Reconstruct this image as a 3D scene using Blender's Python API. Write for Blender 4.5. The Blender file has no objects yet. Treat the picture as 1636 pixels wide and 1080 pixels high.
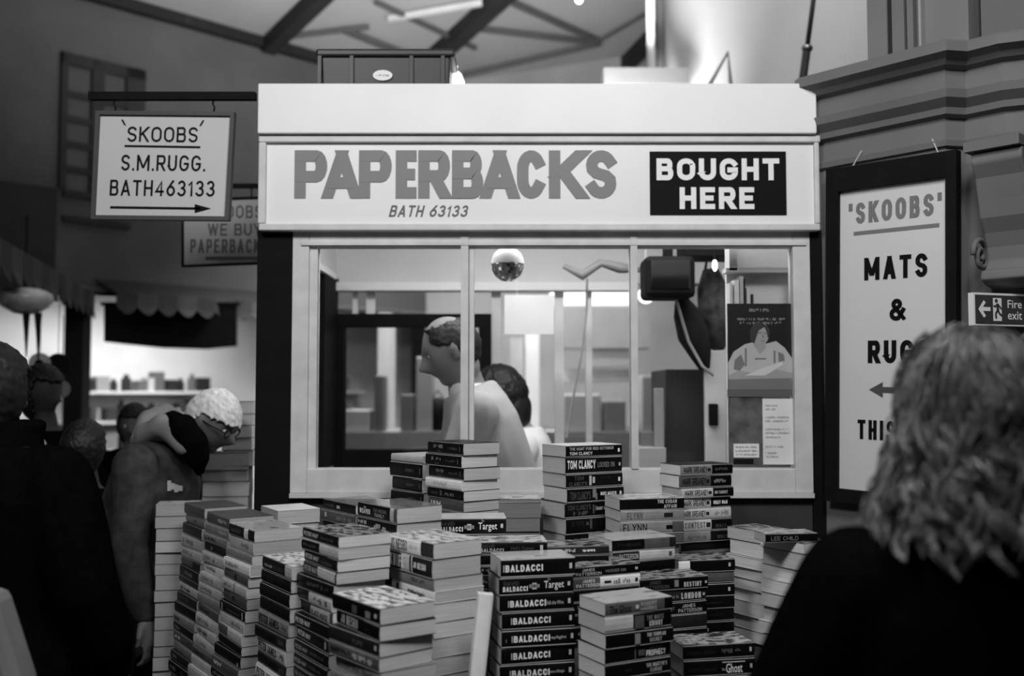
import bpy, bmesh, math, random
from mathutils import Vector, Matrix, noise as mnoise
random.seed(7)
C = bpy.context.scene.collection
R = math.radians
# ------------------------------------------------------------------ camera, world, exposure
F = 1590.0                                   # focal length in pixels of the 1636 px wide frame
PITCH = math.atan2(85, F)
EYE = 1.5
cam_d = bpy.data.cameras.new('camera'); cam = bpy.data.objects.new('camera', cam_d); C.objects.link(cam)
cam_d.sensor_width = 36; cam_d.lens = 36 * F / 1636
cam.location = (0, 0, EYE); cam.rotation_euler = (math.pi / 2 + PITCH, 0, 0)
cam_d.dof.use_dof = True; cam_d.dof.focus_distance = 2.7; cam_d.dof.aperture_fstop = 1.8
cam_d.clip_start = .05; cam_d.clip_end = 60
bpy.context.scene.camera = cam
vs = bpy.context.scene.view_settings
vs.view_transform = 'Standard'; vs.look = 'None'; vs.gamma = 1; vs.exposure = 0; vs.use_curve_mapping = False
world = bpy.data.worlds.new('hall_air'); bpy.context.scene.world = world; world.use_nodes = True
world.node_tree.nodes['Background'].inputs[0].default_value = (.5, .5, .5, 1)
world.node_tree.nodes['Background'].inputs[1].default_value = .02

def lamp(name, loc, target, power, sx, sy, spread=180):
    d = bpy.data.lights.new(name, 'AREA'); d.shape = 'RECTANGLE'; d.size = sx; d.size_y = sy; d.energy = power; d.spread = R(spread)
    o = bpy.data.objects.new(name, d); C.objects.link(o); o.location = loc
    o.rotation_euler = (Vector(target) - Vector(loc)).to_track_quat('-Z', 'Y').to_euler()
    return o
lamp('hall_lamp_over_stall', (.55, .95, 3.55), (.1, 2.9, 1.6), 48, .9, .5)
lamp('kiosk_tube_lamp', (.15, 3.5, 2.33), (.15, 3.75, 0), 15, 1.3, .12)
lamp('far_hall_fill', (-.6, 7.3, 3.9), (.3, 8.6, .6), 190, 2.0, 1.0, 130)  # added light that brightens the far hall behind the kiosk
lamp('shop_lamp', (-3.3, 9.0, 2.2), (-3.5, 9.2, .8), 27, 1.8, .3)
lamp('shop_lamp_side', (-4.3, 7.3, 2.2), (-4.5, 7.6, .8), 14, 1.0, .3)
lamp('hall_lamp_left', (-1.15, .55, 3.5), (-.3, 2.6, 1.2), 40, .7, .5)
lamp('roof_fill_light', (-.2, 5.6, 2.75), (-.6, 7.6, 5.6), 125, 2.5, .6, 115)  # added uplight that lifts the roof tone, no fitting there
lamp('right_wall_fill', (.9, 3.1, 5.2), (2.1, 6.2, 3.4), 30, 1.2, .6, 100)  # extra light put in to brighten the plain right wall

# ------------------------------------------------------------------ helpers
def at(px, py, Y):
    """world point seen at pixel (px,py) of the photograph, at distance Y along the ground"""
    rx, ru = (px - 818) / F, (540 - py) / F
    d = Vector((rx, math.cos(PITCH) - ru * math.sin(PITCH), math.sin(PITCH) + ru * math.cos(PITCH)))
    return Vector((0, 0, EYE)) + d * (Y / d.y)
def lin(s):
    s /= 255.0
    return s / 12.92 if s <= .04045 else ((s + .055) / 1.055) ** 2.4

_m = {}
def mat(name, v, rough=.6, spec=.4, var=.08, scale=8, bump=0.0, metal=0, emit=0, stretch=None, coat=0):
    """procedural grey material: base value v, soft noise variation, optional fine relief"""
    if name in _m: return _m[name]
    m = bpy.data.materials.new(name); m.use_nodes = True; nt = m.node_tree; n = nt.nodes; b = n['Principled BSDF']
    b.inputs['Roughness'].default_value = rough; b.inputs['Metallic'].default_value = metal
    b.inputs['Specular IOR Level'].default_value = spec; b.inputs['Coat Weight'].default_value = coat
    tc = n.new('ShaderNodeTexCoord'); mp = n.new('ShaderNodeMapping'); nz = n.new('ShaderNodeTexNoise'); rp = n.new('ShaderNodeMapRange')
    nt.links.new(tc.outputs['Object'], mp.inputs[0]); nt.links.new(mp.outputs[0], nz.inputs['Vector'])
    if stretch: mp.inputs['Scale'].default_value = stretch
    nz.inputs['Scale'].default_value = scale; nz.inputs['Detail'].default_value = 5
    rp.inputs['From Min'].default_value = .25; rp.inputs['From Max'].default_value = .75
    rp.inputs['To Min'].default_value = v * (1 - var); rp.inputs['To Max'].default_value = v * (1 + var)
    nt.links.new(nz.outputs[0], rp.inputs[0]); nt.links.new(rp.outputs[0], b.inputs['Base Color'])
    if bump:
        bp = n.new('ShaderNodeBump'); bp.inputs['Strength'].default_value = bump; bp.inputs['Distance'].default_value = .004
        nt.links.new(nz.outputs[0], bp.inputs['Height']); nt.links.new(bp.outputs[0], b.inputs['Normal'])
    if emit:
        b.inputs['Emission Color'].default_value = (1, 1, 1, 1); b.inputs['Emission Strength'].default_value = emit
    _m[name] = m
    return m
def mat_art(name, a, bcol, scale, thr=.5):
    """printed cover art: two tones in irregular patches plus streaks"""
    m = mat(name, a, .2, .5, .1, 10, coat=.5); nt = m.node_tree; n = nt.nodes; b = n['Principled BSDF']
    tc = n.new('ShaderNodeTexCoord'); vo = n.new('ShaderNodeTexVoronoi'); nz = n.new('ShaderNodeTexNoise'); ad = n.new('ShaderNodeMath'); cr = n.new('ShaderNodeValToRGB')
    mp = n.new('ShaderNodeMapping'); mp.inputs['Scale'].default_value = (1, 2.2, 1)
    nt.links.new(tc.outputs['Object'], mp.inputs[0])
    for t in (vo, nz): nt.links.new(mp.outputs[0], t.inputs['Vector']); t.inputs['Scale'].default_value = scale
    nz.inputs['Detail'].default_value = 3; ad.operation = 'MULTIPLY_ADD'; ad.inputs[1].default_value = .6
    nt.links.new(vo.outputs['Distance'], ad.inputs[0]); nt.links.new(nz.outputs[0], ad.inputs[2])
    nt.links.new(ad.outputs[0], cr.inputs[0])
    e = cr.color_ramp.elements; e[0].position = thr - .06; e[0].color = (a, a, a, 1); e[1].position = thr + .06; e[1].color = (bcol, bcol, bcol, 1)
    nt.links.new(cr.outputs[0], b.inputs['Base Color'])
    return m
def mat_glass():
    m = bpy.data.materials.new('window_glass'); m.use_nodes = True; nt = m.node_tree; n = nt.nodes
    n.remove(n['Principled BSDF']); out = n['Material Output']
    tr = n.new('ShaderNodeBsdfTransparent'); tr.inputs[0].default_value = (.95, .95, .95, 1)
    gl = n.new('ShaderNodeBsdfGlossy'); gl.inputs['Roughness'].default_value = .02
    fr = n.new('ShaderNodeFresnel'); fr.inputs[0].default_value = 1.45; mx = n.new('ShaderNodeMixShader')
    nt.links.new(fr.outputs[0], mx.inputs[0]); nt.links.new(tr.outputs[0], mx.inputs[1]); nt.links.new(gl.outputs[0], mx.inputs[2])
    nt.links.new(mx.outputs[0], out.inputs[0]); return m
GLASS = mat_glass()
# book tones
BK = {'k': mat('cover_black', .0035, .38, .22, .2, 30), 'd': mat('cover_dark', .018, .38, .25, .3, 30), 'm': mat('cover_mid', .09, .4, .3, .25, 25),
      'g': mat('cover_grey', .24, .42, .3, .18, 25), 'l': mat('cover_light', .55, .45, .3, .14, 25), 'w': mat('cover_white', .88, .45, .3, .06, 25)}
ART = {'A': mat_art('cover_art_pale', .85, .2, 30, .88), 'B': mat_art('cover_art_grey', .28, .62, 16, .62), 'D': mat_art('cover_art_dark', .03, .45, 34, .80), 'G': mat_art('cover_art_smoky', .06, .2, 18, .6)}
PAPER = [mat('page_edges_%s' % n, v, .85, .2, .22, 6, .25, stretch=(1.5, 1.5, 160)) for n, v in (('cream', .66), ('grey', .52), ('aged', .40), ('tan', .20))]

WM = {}
def world_of(o):
    return WM.get(o.name, Matrix.Identity(4)) if o else Matrix.Identity(4)
def props(o, label=None, cat=None, group=None, kind=None):
    for k, v in (('label', label), ('category', cat), ('group', group), ('kind', kind)):
        if v: o[k] = v
    return o
def thing(name, loc, rz=0, label=None, cat=None, group=None, kind=None):
    o = bpy.data.objects.new(name, None); o.empty_display_size = .05; C.objects.link(o)
    o.location = loc; o.rotation_euler = (0, 0, rz)
    WM[o.name] = Matrix.Translation(Vector(loc)) @ Matrix.Rotation(rz, 4, 'Z')
    return props(o, label, cat, group, kind)
class MB:
    def __init__(s): s.v = []; s.f = []; s.mi = []
    def add(s, vs, fs, mi=0):
        o = len(s.v); s.v += [tuple(v) for v in vs]; s.f += [tuple(i + o for i in f) for f in fs]; s.mi += [mi] * len(fs); return s
    def box(s, x0, y0, z0, x1, y1, z1, mi=0, M=None):
        vs = [Vector((x, y, z)) for z in (z0, z1) for y in (y0, y1) for x in (x0, x1)]
        if M: vs = [M @ v for v in vs]
        return s.add(vs, [(0, 2, 3, 1), (4, 5, 7, 6), (0, 1, 5, 4), (2, 6, 7, 3), (0, 4, 6, 2), (1, 3, 7, 5)], mi)
    def prism(s, poly, a, b, mi=0):
        """poly: list of 3-D points; extruded by vector a->b offset"""
        n = len(poly); a = Vector(a); b = Vector(b)
        vs = [Vector(p) + a for p in poly] + [Vector(p) + b for p in poly]
        fs = [tuple(range(n))[::-1], tuple(range(n, 2 * n))] + [(i, (i + 1) % n, n + (i + 1) % n, n + i) for i in range(n)]
        return s.add(vs, fs, mi)
    def tube(s, pts, rads, n=8, mi=0, cap=True, squash=None):
        pts = [Vector(p) for p in pts]
        if not isinstance(rads, (list, tuple)): rads = [rads] * len(pts)
        vs = []; up = None
        for i, p in enumerate(pts):
            t = (pts[min(i + 1, len(pts) - 1)] - pts[max(i - 1, 0)]).normalized()
            if up is None: up = Vector((0, 0, 1)) if abs(t.z) < .9 else Vector((1, 0, 0))
            a = t.cross(up).normalized(); b = a.cross(t).normalized(); up = b
            for k in range(n):
                q = 2 * math.pi * k / n; vs.append(p + a * math.cos(q) * rads[i] + b * math.sin(q) * rads[i])
        m = len(pts)
        fs = [(i * n + k, i * n + (k + 1) % n, (i + 1) * n + (k + 1) % n, (i + 1) * n + k) for i in range(m - 1) for k in range(n)]
        if cap: fs += [tuple(range(n))[::-1], tuple(range((m - 1) * n, m * n))]
        return s.add(vs, fs, mi)
    def lathe(s, prof, c, n=24, mi=0):
        vs = [Vector((c[0] + r * math.cos(2 * math.pi * k / n), c[1] + r * math.sin(2 * math.pi * k / n), c[2] + z)) for r, z in prof for k in range(n)]
        fs = [(i * n + k, i * n + (k + 1) % n, (i + 1) * n + (k + 1) % n, (i + 1) * n + k) for i in range(len(prof) - 1) for k in range(n)]
        return s.add(vs, fs, mi)
    def ball(s, c, r, mi=0, n=12, m=8, M=None):
        rx, ry, rz = (r, r, r) if not isinstance(r, (list, tuple)) else r
        vs = []
        for i in range(m + 1):
            t = math.pi * i / m
            for k in range(n):
                q = 2 * math.pi * k / n; p = Vector((rx * math.sin(t) * math.cos(q), ry * math.sin(t) * math.sin(q), rz * math.cos(t)))
                if M: p = M @ p
                vs.append(Vector(c) + p)
        fs = [(i * n + k, (i + 1) * n + k, (i + 1) * n + (k + 1) % n, i * n + (k + 1) % n) for i in range(m) for k in range(n)]
        return s.add(vs, fs, mi)
    def build(s, name, mats, parent=None, local=False, smooth=False, bevel=0, **pr):
        me = bpy.data.meshes.new(name); vs = s.v
        if parent is not None and not local:
            inv = world_of(parent).inverted(); vs = [inv @ Vector(v) for v in vs]
        me.from_pydata([tuple(v) for v in vs], [], s.f); me.validate()
        if not isinstance(mats, (list, tuple)): mats = [mats]
        for m in mats: me.materials.append(m)
        if len(mats) > 1 and len(me.polygons) == len(s.mi): me.polygons.foreach_set('material_index', s.mi)
        if smooth: me.polygons.foreach_set('use_smooth', [True] * len(me.polygons))
        return link(name, me, parent, bevel, **pr)
def link(name, me, parent=None, bevel=0, **pr):
    o = bpy.data.objects.new(name, me); C.objects.link(o)
    if parent is not None: o.parent = parent; WM[o.name] = world_of(parent)
    else: WM[o.name] = Matrix.Identity(4)
    if bevel:
        b = o.modifiers.new('bevel', 'BEVEL'); b.width = bevel; b.segments = 2; b.limit_method = 'ANGLE'
    return props(o, **pr)
def slab(name, m, parent, p0, p1, bevel=0, **pr):
    """axis-aligned box between two world points"""
    a = [min(p0[i], p1[i]) for i in range(3)]; b = [max(p0[i], p1[i]) for i in range(3)]
    return MB().box(*a, *b).build(name, m, parent, bevel=bevel, **pr)
def rect(name, m, parent, x0, y0, x1, y1, Ya, Yb, bevel=0, **pr):
    """box whose front face (at depth Ya) fills the pixel rectangle, reaching back to Yb"""
    a = at(x0, y0, Ya); b = at(x1, y1, Ya)
    return slab(name, m, parent, (a.x, Ya, b.z), (b.x, Yb, a.z), bevel, **pr)

# lettering: upper case and figures are ribbons of an own stroke alphabet, lower case uses the built-in font
def _arc(cx, cy, rx, ry, a0, a1, n=9):
    return [(cx + rx * math.cos(R(a0 + (a1 - a0) * i / n)), cy + ry * math.sin(R(a0 + (a1 - a0) * i / n))) for i in range(n + 1)]
_O = _arc(.5, .68, .5, .32, 0, 180) + _arc(.5, .32, .5, .32, 180, 360) + [(1, .68)]
def _bowl(y0, y1, x=1.0):
    m, h = (y0 + y1) / 2, (y1 - y0) / 2; q = x - h * .9
    return [(0, y1), (q, y1)] + _arc(q, m, h * .9, h, 90, -90, 8)[1:-1] + [(q, y0), (0, y0)]
_S = _arc(.5, .755, .48, .245, 25, 180, 8) + [(.05, .64), (.25, .54), (.75, .46), (.95, .36)] + _arc(.5, .245, .48, .245, 0, -155, 8)
GL = {'A': (.95, [[(0, 0), (.5, 1)], [(.5, 1), (1, 0)], [(.2, .27), (.8, .27)]]), 'B': (.85, [[(0, 0), (0, 1)], _bowl(.53, 1, .93), _bowl(0, .53)]),
      'C': (.9, [_arc(.5, .66, .5, .34, 30, 180) + _arc(.5, .34, .5, .34, 180, 330)]), 'D': (.88, [[(0, 0), (0, 1)], [(0, 1), (.45, 1)] + _arc(.45, .5, .55, .5, 90, -90, 12) + [(0, 0)]]),
      'E': (.76, [[(1, 1), (0, 1), (0, 0), (1, 0)], [(0, .5), (.85, .5)]]), 'F': (.72, [[(1, 1), (0, 1), (0, 0)], [(0, .5), (.85, .5)]]),
      'G': (.95, [_arc(.5, .66, .5, .34, 30, 180) + _arc(.5, .34, .5, .34, 180, 360) + [(1, .46), (.58, .46)]]), 'H': (.88, [[(0, 0), (0, 1)], [(1, 0), (1, 1)], [(0, .5), (1, .5)]]),
      'I': (0, [[(.5, 0), (.5, 1)]]), 'J': (.6, [[(1, 1), (1, .3)] + _arc(.5, .28, .5, .28, 0, -180)]), 'K': (.9, [[(0, 0), (0, 1)], [(1, 1), (.05, .42)], [(.3, .6), (1, 0)]]),
      'L': (.7, [[(0, 1), (0, 0), (1, 0)]]), 'M': (1.35, [[(0, 0), (0, 1)], [(0.02, 1), (.5, .12)], [(.5, .12), (.98, 1)], [(1, 1), (1, 0)]]), 'N': (.92, [[(0, 0), (0, 1)], [(.03, 1), (.97, 0)], [(1, 0), (1, 1)]]),
      'O': (.95, [_O]), 'P': (.82, [[(0, 0), (0, 1)], _bowl(.44, 1)]), 'Q': (.95, [_O, [(.6, .25), (1, -.03)]]), 'R': (.88, [[(0, 0), (0, 1)], _bowl(.46, 1), [(.5, .46), (1, 0)]]),
      'S': (.86, [_S]), 'T': (.86, [[(0, 1), (1, 1)], [(.5, 1), (.5, 0)]]), 'U': (.88, [[(0, 1), (0, .32)] + _arc(.5, .32, .5, .32, 180, 360) + [(1, 1)]]),
      'V': (.92, [[(0, 1), (.5, 0)], [(.5, 0), (1, 1)]]), 'W': (1.25, [[(0, 1), (.25, 0)], [(.25, 0), (.5, 1)], [(.5, 1), (.75, 0)], [(.75, 0), (1, 1)]]), 'X': (.9, [[(0, 0), (1, 1)], [(0, 1), (1, 0)]]),
      'Y': (.9, [[(0, 1), (.5, .42)], [(.5, .42), (1, 1)], [(.5, .45), (.5, 0)]]), 'Z': (.82, [[(0, 1), (1, 1), (0, 0), (1, 0)]]),
      '0': (.85, [_O]), '1': (.35, [[(0, .78), (.8, 1), (.8, 0)]]), '2': (.8, [_arc(.5, .7, .5, .3, 165, -20) + [(0, 0), (1, 0)]]), '3': (.82, [_arc(.47, .755, .45, .245, 150, -85) , _arc(.47, .265, .53, .265, 80, -150)]),
      '4': (.88, [[(.75, 0), (.75, 1), (0, .25), (1, .25)]]), '5': (.8, [[(.9, 1), (.1, 1), (.05, .55)] + _arc(.48, .31, .52, .31, 120, -150)]), '6': (.85, [[(.8, 1), (.12, .5)], _arc(.5, .31, .5, .31, 0, 360, 14)]),
      '7': (.8, [[(0, 1), (1, 1), (.35, 0)]]), '8': (.85, [_arc(.5, .76, .42, .24, 0, 360, 12), _arc(.5, .26, .5, .26, 0, 360, 12)]), '9': (.85, [[(.2, 0), (.88, .5)], _arc(.5, .69, .5, .31, 0, 360, 14)]),
      '&': (.95, [[(1, 0), (.22, .7)] + _arc(.45, .8, .27, .2, 200, -30, 8) + [(.25, .45)] + _arc(.4, .25, .38, .25, 130, 300, 8) + [(.98, .48)]]),
      "'": (.0, [[(.5, 1), (.5, .78)]]), '.': (0, [[(.5, 0), (.5, .02)]]), '-': (.45, [[(0, .5), (1, .5)]]), ' ': (.35, [])}
def ribbon(pts, hw):
    """outline points either side of a polyline, mitred, square ends"""
    P = [Vector((x, y)) for x, y in pts]; out = []
    for i, p in enumerate(P):
        d0 = (p - P[i - 1]).normalized() if i else None; d1 = (P[i + 1] - p).normalized() if i < len(P) - 1 else None
        if d0 is None: n = Vector((-d1.y, d1.x)); q = p - d1 * hw * .98
        elif d1 is None: n = Vector((-d0.y, d0.x)); q = p + d0 * hw * .98
        else:
            n0, n1 = Vector((-d0.y, d0.x)), Vector((-d1.y, d1.x)); n = n0 + n1
            n = n.normalized() if n.length > 1e-5 else n0
            n = n / max(.55, n.dot(n0)); q = p
        out.append((q + n * hw, q - n * hw))
    return out
def stroke_word(s, w, h, wt):
    """quads (2-D) of a word filling w x h with stroke weight wt (fraction of the height)"""
    sw_ = wt * h; gap = h * .15 + sw_ * .08; nat = []
    for ch in s: nat.append(GL[ch][0] * h * .62 if ch != ' ' else h * .3)
    fixed = sum(sw_ if ch != ' ' else 0 for ch in s) + gap * (len(s) - 1)
    k = (w - fixed) / max(1e-6, sum(nat))
    if k < .35: k2 = w / (fixed + sum(nat)); return [[(x * k2, y) for x, y in q[:4]] + [q[4]] for q in stroke_word(s, fixed + sum(nat), h, wt)]
    x = 0; out = []
    for ch, n_ in zip(s, nat):
        cw = n_ * k
        for si, st in enumerate(GL[ch][1]):
            pts = [(x + sw_ / 2 + px * cw, sw_ / 2 + py * (h - sw_)) for px, py in st]
            if len(pts) == 2 and abs(pts[1][0] - pts[0][0]) > .04 * h and abs(pts[1][1] - pts[0][1]) > .3 * h:
                (ax, ay), (bx, by) = sorted(pts, key=lambda p: p[1]); ln = math.hypot(bx - ax, by - ay); hx = sw_ / 2 * min(1.5, ln / (by - ay)); sl = (bx - ax) / (by - ay)
                y0 = 0 if ay < sw_ * .6 else ay; y1 = h if by > h - sw_ * .6 else by
                xa, xb = ax + (y0 - ay) * sl * .6, bx + (y1 - by) * sl * .6
                out.append([(xa - hx, y0), (xa + hx, y0), (xb + hx, y1), (xb - hx, y1), (si * 2.3, 0)]); continue
            rb = ribbon(pts, sw_ / 2)
            out += [[rb[i][0], rb[i][1], rb[i + 1][1], rb[i + 1][0], (si * 2.3 + i % 2, 0)] for i in range(len(rb) - 1)]
        x += cw + (sw_ if ch != ' ' else 0) + gap
    return out
_t = {}
def glyphs(s, bold, res, shear=0):
    key = (s, bold, res, shear)
    if key in _t: return _t[key]
    cu = bpy.data.curves.new('lettering', 'FONT'); cu.body = s; cu.offset = bold; cu.resolution_u = res; cu.size = 1; cu.shear = shear
    cu.space_character = 1.0 + bold * 2.2
    o = bpy.data.objects.new('lettering', cu); C.objects.link(o)
    dg = bpy.context.evaluated_depsgraph_get(); dg.update()
    me = bpy.data.meshes.new_from_object(o.evaluated_get(dg))
    vs = [tuple(v.co) for v in me.vertices]; fs = [tuple(p.vertices) for p in me.polygons]
    bpy.data.objects.remove(o); bpy.data.curves.remove(cu); bpy.data.meshes.remove(me)
    if vs:
        x0 = min(v[0] for v in vs); x1 = max(v[0] for v in vs); y0 = min(v[1] for v in vs); y1 = max(v[1] for v in vs)
        vs = [((v[0] - x0) / (x1 - x0), (v[1] - y0) / max(1e-6, y1 - y0)) for v in vs]
    _t[key] = (vs, fs); return _t[key]
def letter(mb, s, O, ux, uz, w, h, bold=.14, res=3, mi=0, shear=0):
    """append lettering filling the w x h box at O spanned by unit vectors ux, uz; bold is the stroke weight"""
    O = Vector(O); ux = Vector(ux); uz = Vector(uz)
    if all(ch in GL for ch in s):
        for q in stroke_word(s, w - shear * h, h, bold):
            o_ = O + ux.cross(uz) * (q[4][0] * max(3e-5, h * .0012))
            q = [(x, min(h, max(0, y))) for x, y in q[:4]]
            mb.add([o_ + ux * (x + shear * y) + uz * y for x, y in q], [(0, 1, 2, 3)], mi)
        return mb
    vs, fs = glyphs(s, max(0, (bold - .13) * .15), res, shear)
    mb.add([O + ux * (x * w) + uz * (y * h) for x, y in vs], fs, mi); return mb
def quad(mb, O, ux, uz, x0, z0, x1, z1, mi=0):
    O = Vector(O); ux = Vector(ux); uz = Vector(uz)
    return mb.add([O + ux * x0 + uz * z0, O + ux * x1 + uz * z0, O + ux * x1 + uz * z1, O + ux * x0 + uz * z1], [(0, 1, 2, 3)], mi)
def marks(mb, O, ux, uz, x0, z0, x1, z1, mi=0, rnd=random):
    """unreadable small print: a run of letter-sized dabs"""
    x = x0; h = z1 - z0
    while x < x1 - h * .2:
        w = h * rnd.uniform(.22, .5)
        if rnd.random() < .85: quad(mb, O, ux, uz, x, z0 + h * rnd.choice((0, 0, .1, .4)), min(x1, x + w), z1 - h * rnd.choice((0, 0, .3)), mi)
        x += w + h * .16
    return mb

# ------------------------------------------------------------------ materials of the place
M_white = mat('white_painted_board', .80, .5, .4, .04, 5)
M_sign = mat('white_sign_panel', .78, .35, .5, .03, 4)
M_frame = mat('chipped_white_paint', .60, .55, .3, .13, 14, .12)
M_black = mat('black_paint', .006, .7, .1, .3, 12, .1)
M_dgrey = mat('dark_grey_panel', .045, .6, .3, .2, 9)
M_letter = mat('grey_letter_paint', .21, .5, .3, .05, 5)
M_ink = mat('black_letter_paint', .005, .6, .1, .1, 5)
M_inside = mat('kiosk_inner_board', .62, .6, .3, .08, 3)
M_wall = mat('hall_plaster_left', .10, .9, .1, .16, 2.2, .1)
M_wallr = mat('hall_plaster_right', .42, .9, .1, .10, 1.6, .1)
M_stone = mat('grey_painted_stone', .155, .75, .2, .14, 3, .08)
M_roof = mat('roof_glazing', .32, .6, .2, .12, 1.1)
M_rib = mat('roof_rib_paint', .02, .6, .2, .2, 5)
M_floor = mat('stone_floor', .06, .7, .2, .2, 2, .1)
M_steel = mat('dull_steel', .3, .35, .5, .1, 10, metal=.8)
M_wood = mat('worn_wood', .12, .6, .3, .3, 6, .15, stretch=(1, 8, 8))

# ------------------------------------------------------------------ the hall
slab('floor', M_floor, None, (-9, -2, -.05), (7, 15, 0), kind='structure')
U = Vector((.7071, .7071, 0)); N = Vector((.7071, -.7071, 0)); P0 = Vector((-3.36, 8, 0))
WTOP = 4.73
def wl(s, n, z): return P0 + U * s + N * n + Vector((0, 0, z))
def wbox(mb, s0, s1, n0, n1, z0, z1, mi=0):
    vs = [wl(s, n, z) for z in (z0, z1) for n in (n0, n1) for s in (s0, s1)]
    return mb.add(vs, [(0, 2, 3, 1), (4, 5, 7, 6), (0, 1, 5, 4), (2, 6, 7, 3), (0, 4, 6, 2), (1, 3, 7, 5)], mi)
def sw(px, off=0):
    m = (px - 818) / F; P = P0 + N * off
    return (m * P.y - P.x) / (.7071 - m * .7071)
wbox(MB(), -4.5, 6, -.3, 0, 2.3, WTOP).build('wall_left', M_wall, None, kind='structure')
wbox(MB(), -4.5, sw(80), -.35, .06, 2.2, at(40, 300, 7.7).z).build('trim_1', mat('dark_band_paint', .04, .8, .1, .2, 3), None, kind='structure')
# window high on the left wall: frame and shutter slats
w0, w1 = sw(84), sw(220); zt, zb = at(84, 84, wl(w0, 0, 0).y).z, at(84, 300, wl(w0, 0, 0).y).z
win = thing('window_1', wl(w0, 0, zb), 0, 'dark louvred window high on the left hall wall', kind='structure')
m_dw = mat('dark_window_paint', .03, .6, .2, .2, 5)
f = MB()
for a, b, c, d in ((w0, w1, zt - .09, zt), (w1 - .16, w1, zb, zt), (w0, w0 + .05, zb, zt), ((w0 + w1) / 2 - .1, (w0 + w1) / 2, zb, zt)):
    wbox(f, a, b, 0, .05, c, d)
f.build('window_frame', m_dw, win)
wbox(MB(), w0, w1, .005, .012, zb, zt).build('pane', mat('dusty_pane', .07, .3, .4, .2, 4), win)
for i in range(6):
    z = zt - .3 - i * .2
    wbox(MB(), w0 + .04, w1 - .1, .01, .045, z - .05, z).build('slat', m_dw, win)
MB().ball(wl(sw(280), .05, at(280, 35, wl(sw(280), 0, 0).y).z), (.07, .05, .04)).build('wall_lamp_bracket', m_dw, None, label='small dark bracket lamp high on the left wall', cat='lamp', smooth=True)
# roof of glazing that rises from the wall head
g = R(12); RD = N * math.cos(g) + Vector((0, 0, math.sin(g)))
def rf(s, d, up=0): return wl(s, 0, WTOP) + RD * d + Vector((0, 0, up))
MB().add([rf(-4.5, -.3), rf(6, -.3), rf(6, 7), rf(-4.5, 7), rf(-4.5, -.3, .04), rf(6, -.3, .04), rf(6, 7, .04), rf(-4.5, 7, .04)],
         [(0, 1, 2, 3), (7, 6, 5, 4), (0, 4, 5, 1), (1, 5, 6, 2), (2, 6, 7, 3), (3, 7, 4, 0)]).build('ceiling', M_roof, None, kind='structure')
roof = bpy.data.objects['ceiling']
def beam(name, a, b, w, h, m, parent, **pr):
    a, b = Vector(a), Vector(b); t = (b - a).normalized(); sd = t.cross(Vector((0, 0, 1))).normalized(); up = sd.cross(t)
    q = [a + sd * x * w / 2 + up * y * h / 2 for x, y in ((-1, -1), (1, -1), (1, 1), (-1, 1))]
    return MB().prism(q, (0, 0, 0), b - a).build(name, m, parent, **pr)
beam('wall_plate', wl(-4, .05, WTOP - .03), wl(6, .05, WTOP - .03), .1, .09, M_rib, roof)
def ray_roof(px, py):
    o = Vector((0, 0, EYE)); d = at(px, py, 1) - o; nn = U.cross(RD).normalized()
    return o + d * ((rf(0, 0) - o).dot(nn) / d.dot(nn))
for (x0, y0, x1, y1, w) in ((428, 62, 500, -8, .13), (640, 130, 790, -8, .15), (905, 190, 1045, 45, .13)):
    a, b = ray_roof(x0, y0), ray_roof(x1, y1); b = a + (b - a) * 1.6
    beam('rafter', a - Vector((0, 0, .08)), b - Vector((0, 0, .08)), w, .14, M_rib, roof)
m_rod = mat('thin_roof_rod', .09, .6, .2, .1, 5)
for (x0, y0, x1, y1, w, mm) in ((425, 55, 590, 35, .035, m_rod), (550, 40, 650, 80, .05, m_rod), (600, -5, 760, 70, .035, m_rod), (820, -3, 955, 58, .045, m_rod), (740, 35, 960, 62, .045, m_rod), (740, 112, 960, 62, .045, m_rod), (950, 62, 1040, 10, .03, m_rod), (620, 22, 770, -4, .05, mat('pale_rod', .5))):
    a, b = ray_roof(x0, y0), ray_roof(x1, y1)
    beam('tie_rod', a - Vector((0, 0, .05)), b - Vector((0, 0, .05)), w, w, mm, roof)
MB().ball(at(925, 0, 5), .02, n=10, m=6).build('bare_roof_bulb', mat('bulb_glow', .9, emit=6), None, label='tiny bright bulb high above the stall sign', cat='lamp', smooth=True)

# right-hand plain wall beyond, with pipes
a, b = at(1052, 300, 6.6), at(1420, 300, 4.9)
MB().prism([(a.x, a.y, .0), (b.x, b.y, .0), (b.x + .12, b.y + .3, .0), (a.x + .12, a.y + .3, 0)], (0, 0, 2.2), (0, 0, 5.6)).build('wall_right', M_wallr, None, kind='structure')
pa = at(1040, 122, 6.3)
MB().tube([pa, (pa.x, pa.y, 5.6)], .027, 12).build('white_downpipe', M_white, None, label='thick white vertical pipe beside the pale upper wall', cat='pipe', smooth=True)
pa2 = at(1056, 122, 6.45)
MB().tube([pa2, (pa2.x, pa2.y, 5.6)], .03, 10).build('pipe_shadow', mat('pipe_shadow_grey', .1), None, label='grey strip painted as the shadow right of the white vertical pipe', cat='pipe', smooth=True)  # thin grey tube stands in for the white pipe's shadow
slab('roof_ledge_board', mat('ledge_grey', .12), None, at(960, 124, 6.3), at(1102, 133, 6.1) , label='grey ledge board at the foot of the white pipe', cat='board')
p, q = at(1281, 140, 4.4), at(1301, -10, 4.4)
cp = thing('cable_conduit', p, 0, 'dark slanting conduit behind the right end of the fascia', 'pipe')
k = (q - p)
MB().tube([p - k * .4, p + k * .42], .018, 10).build('lower_pipe', M_rib, cp, smooth=True)
MB().tube([p + k * .42, p + k * 1.3], .011, 10).build('upper_pipe', M_rib, cp, smooth=True)
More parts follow.
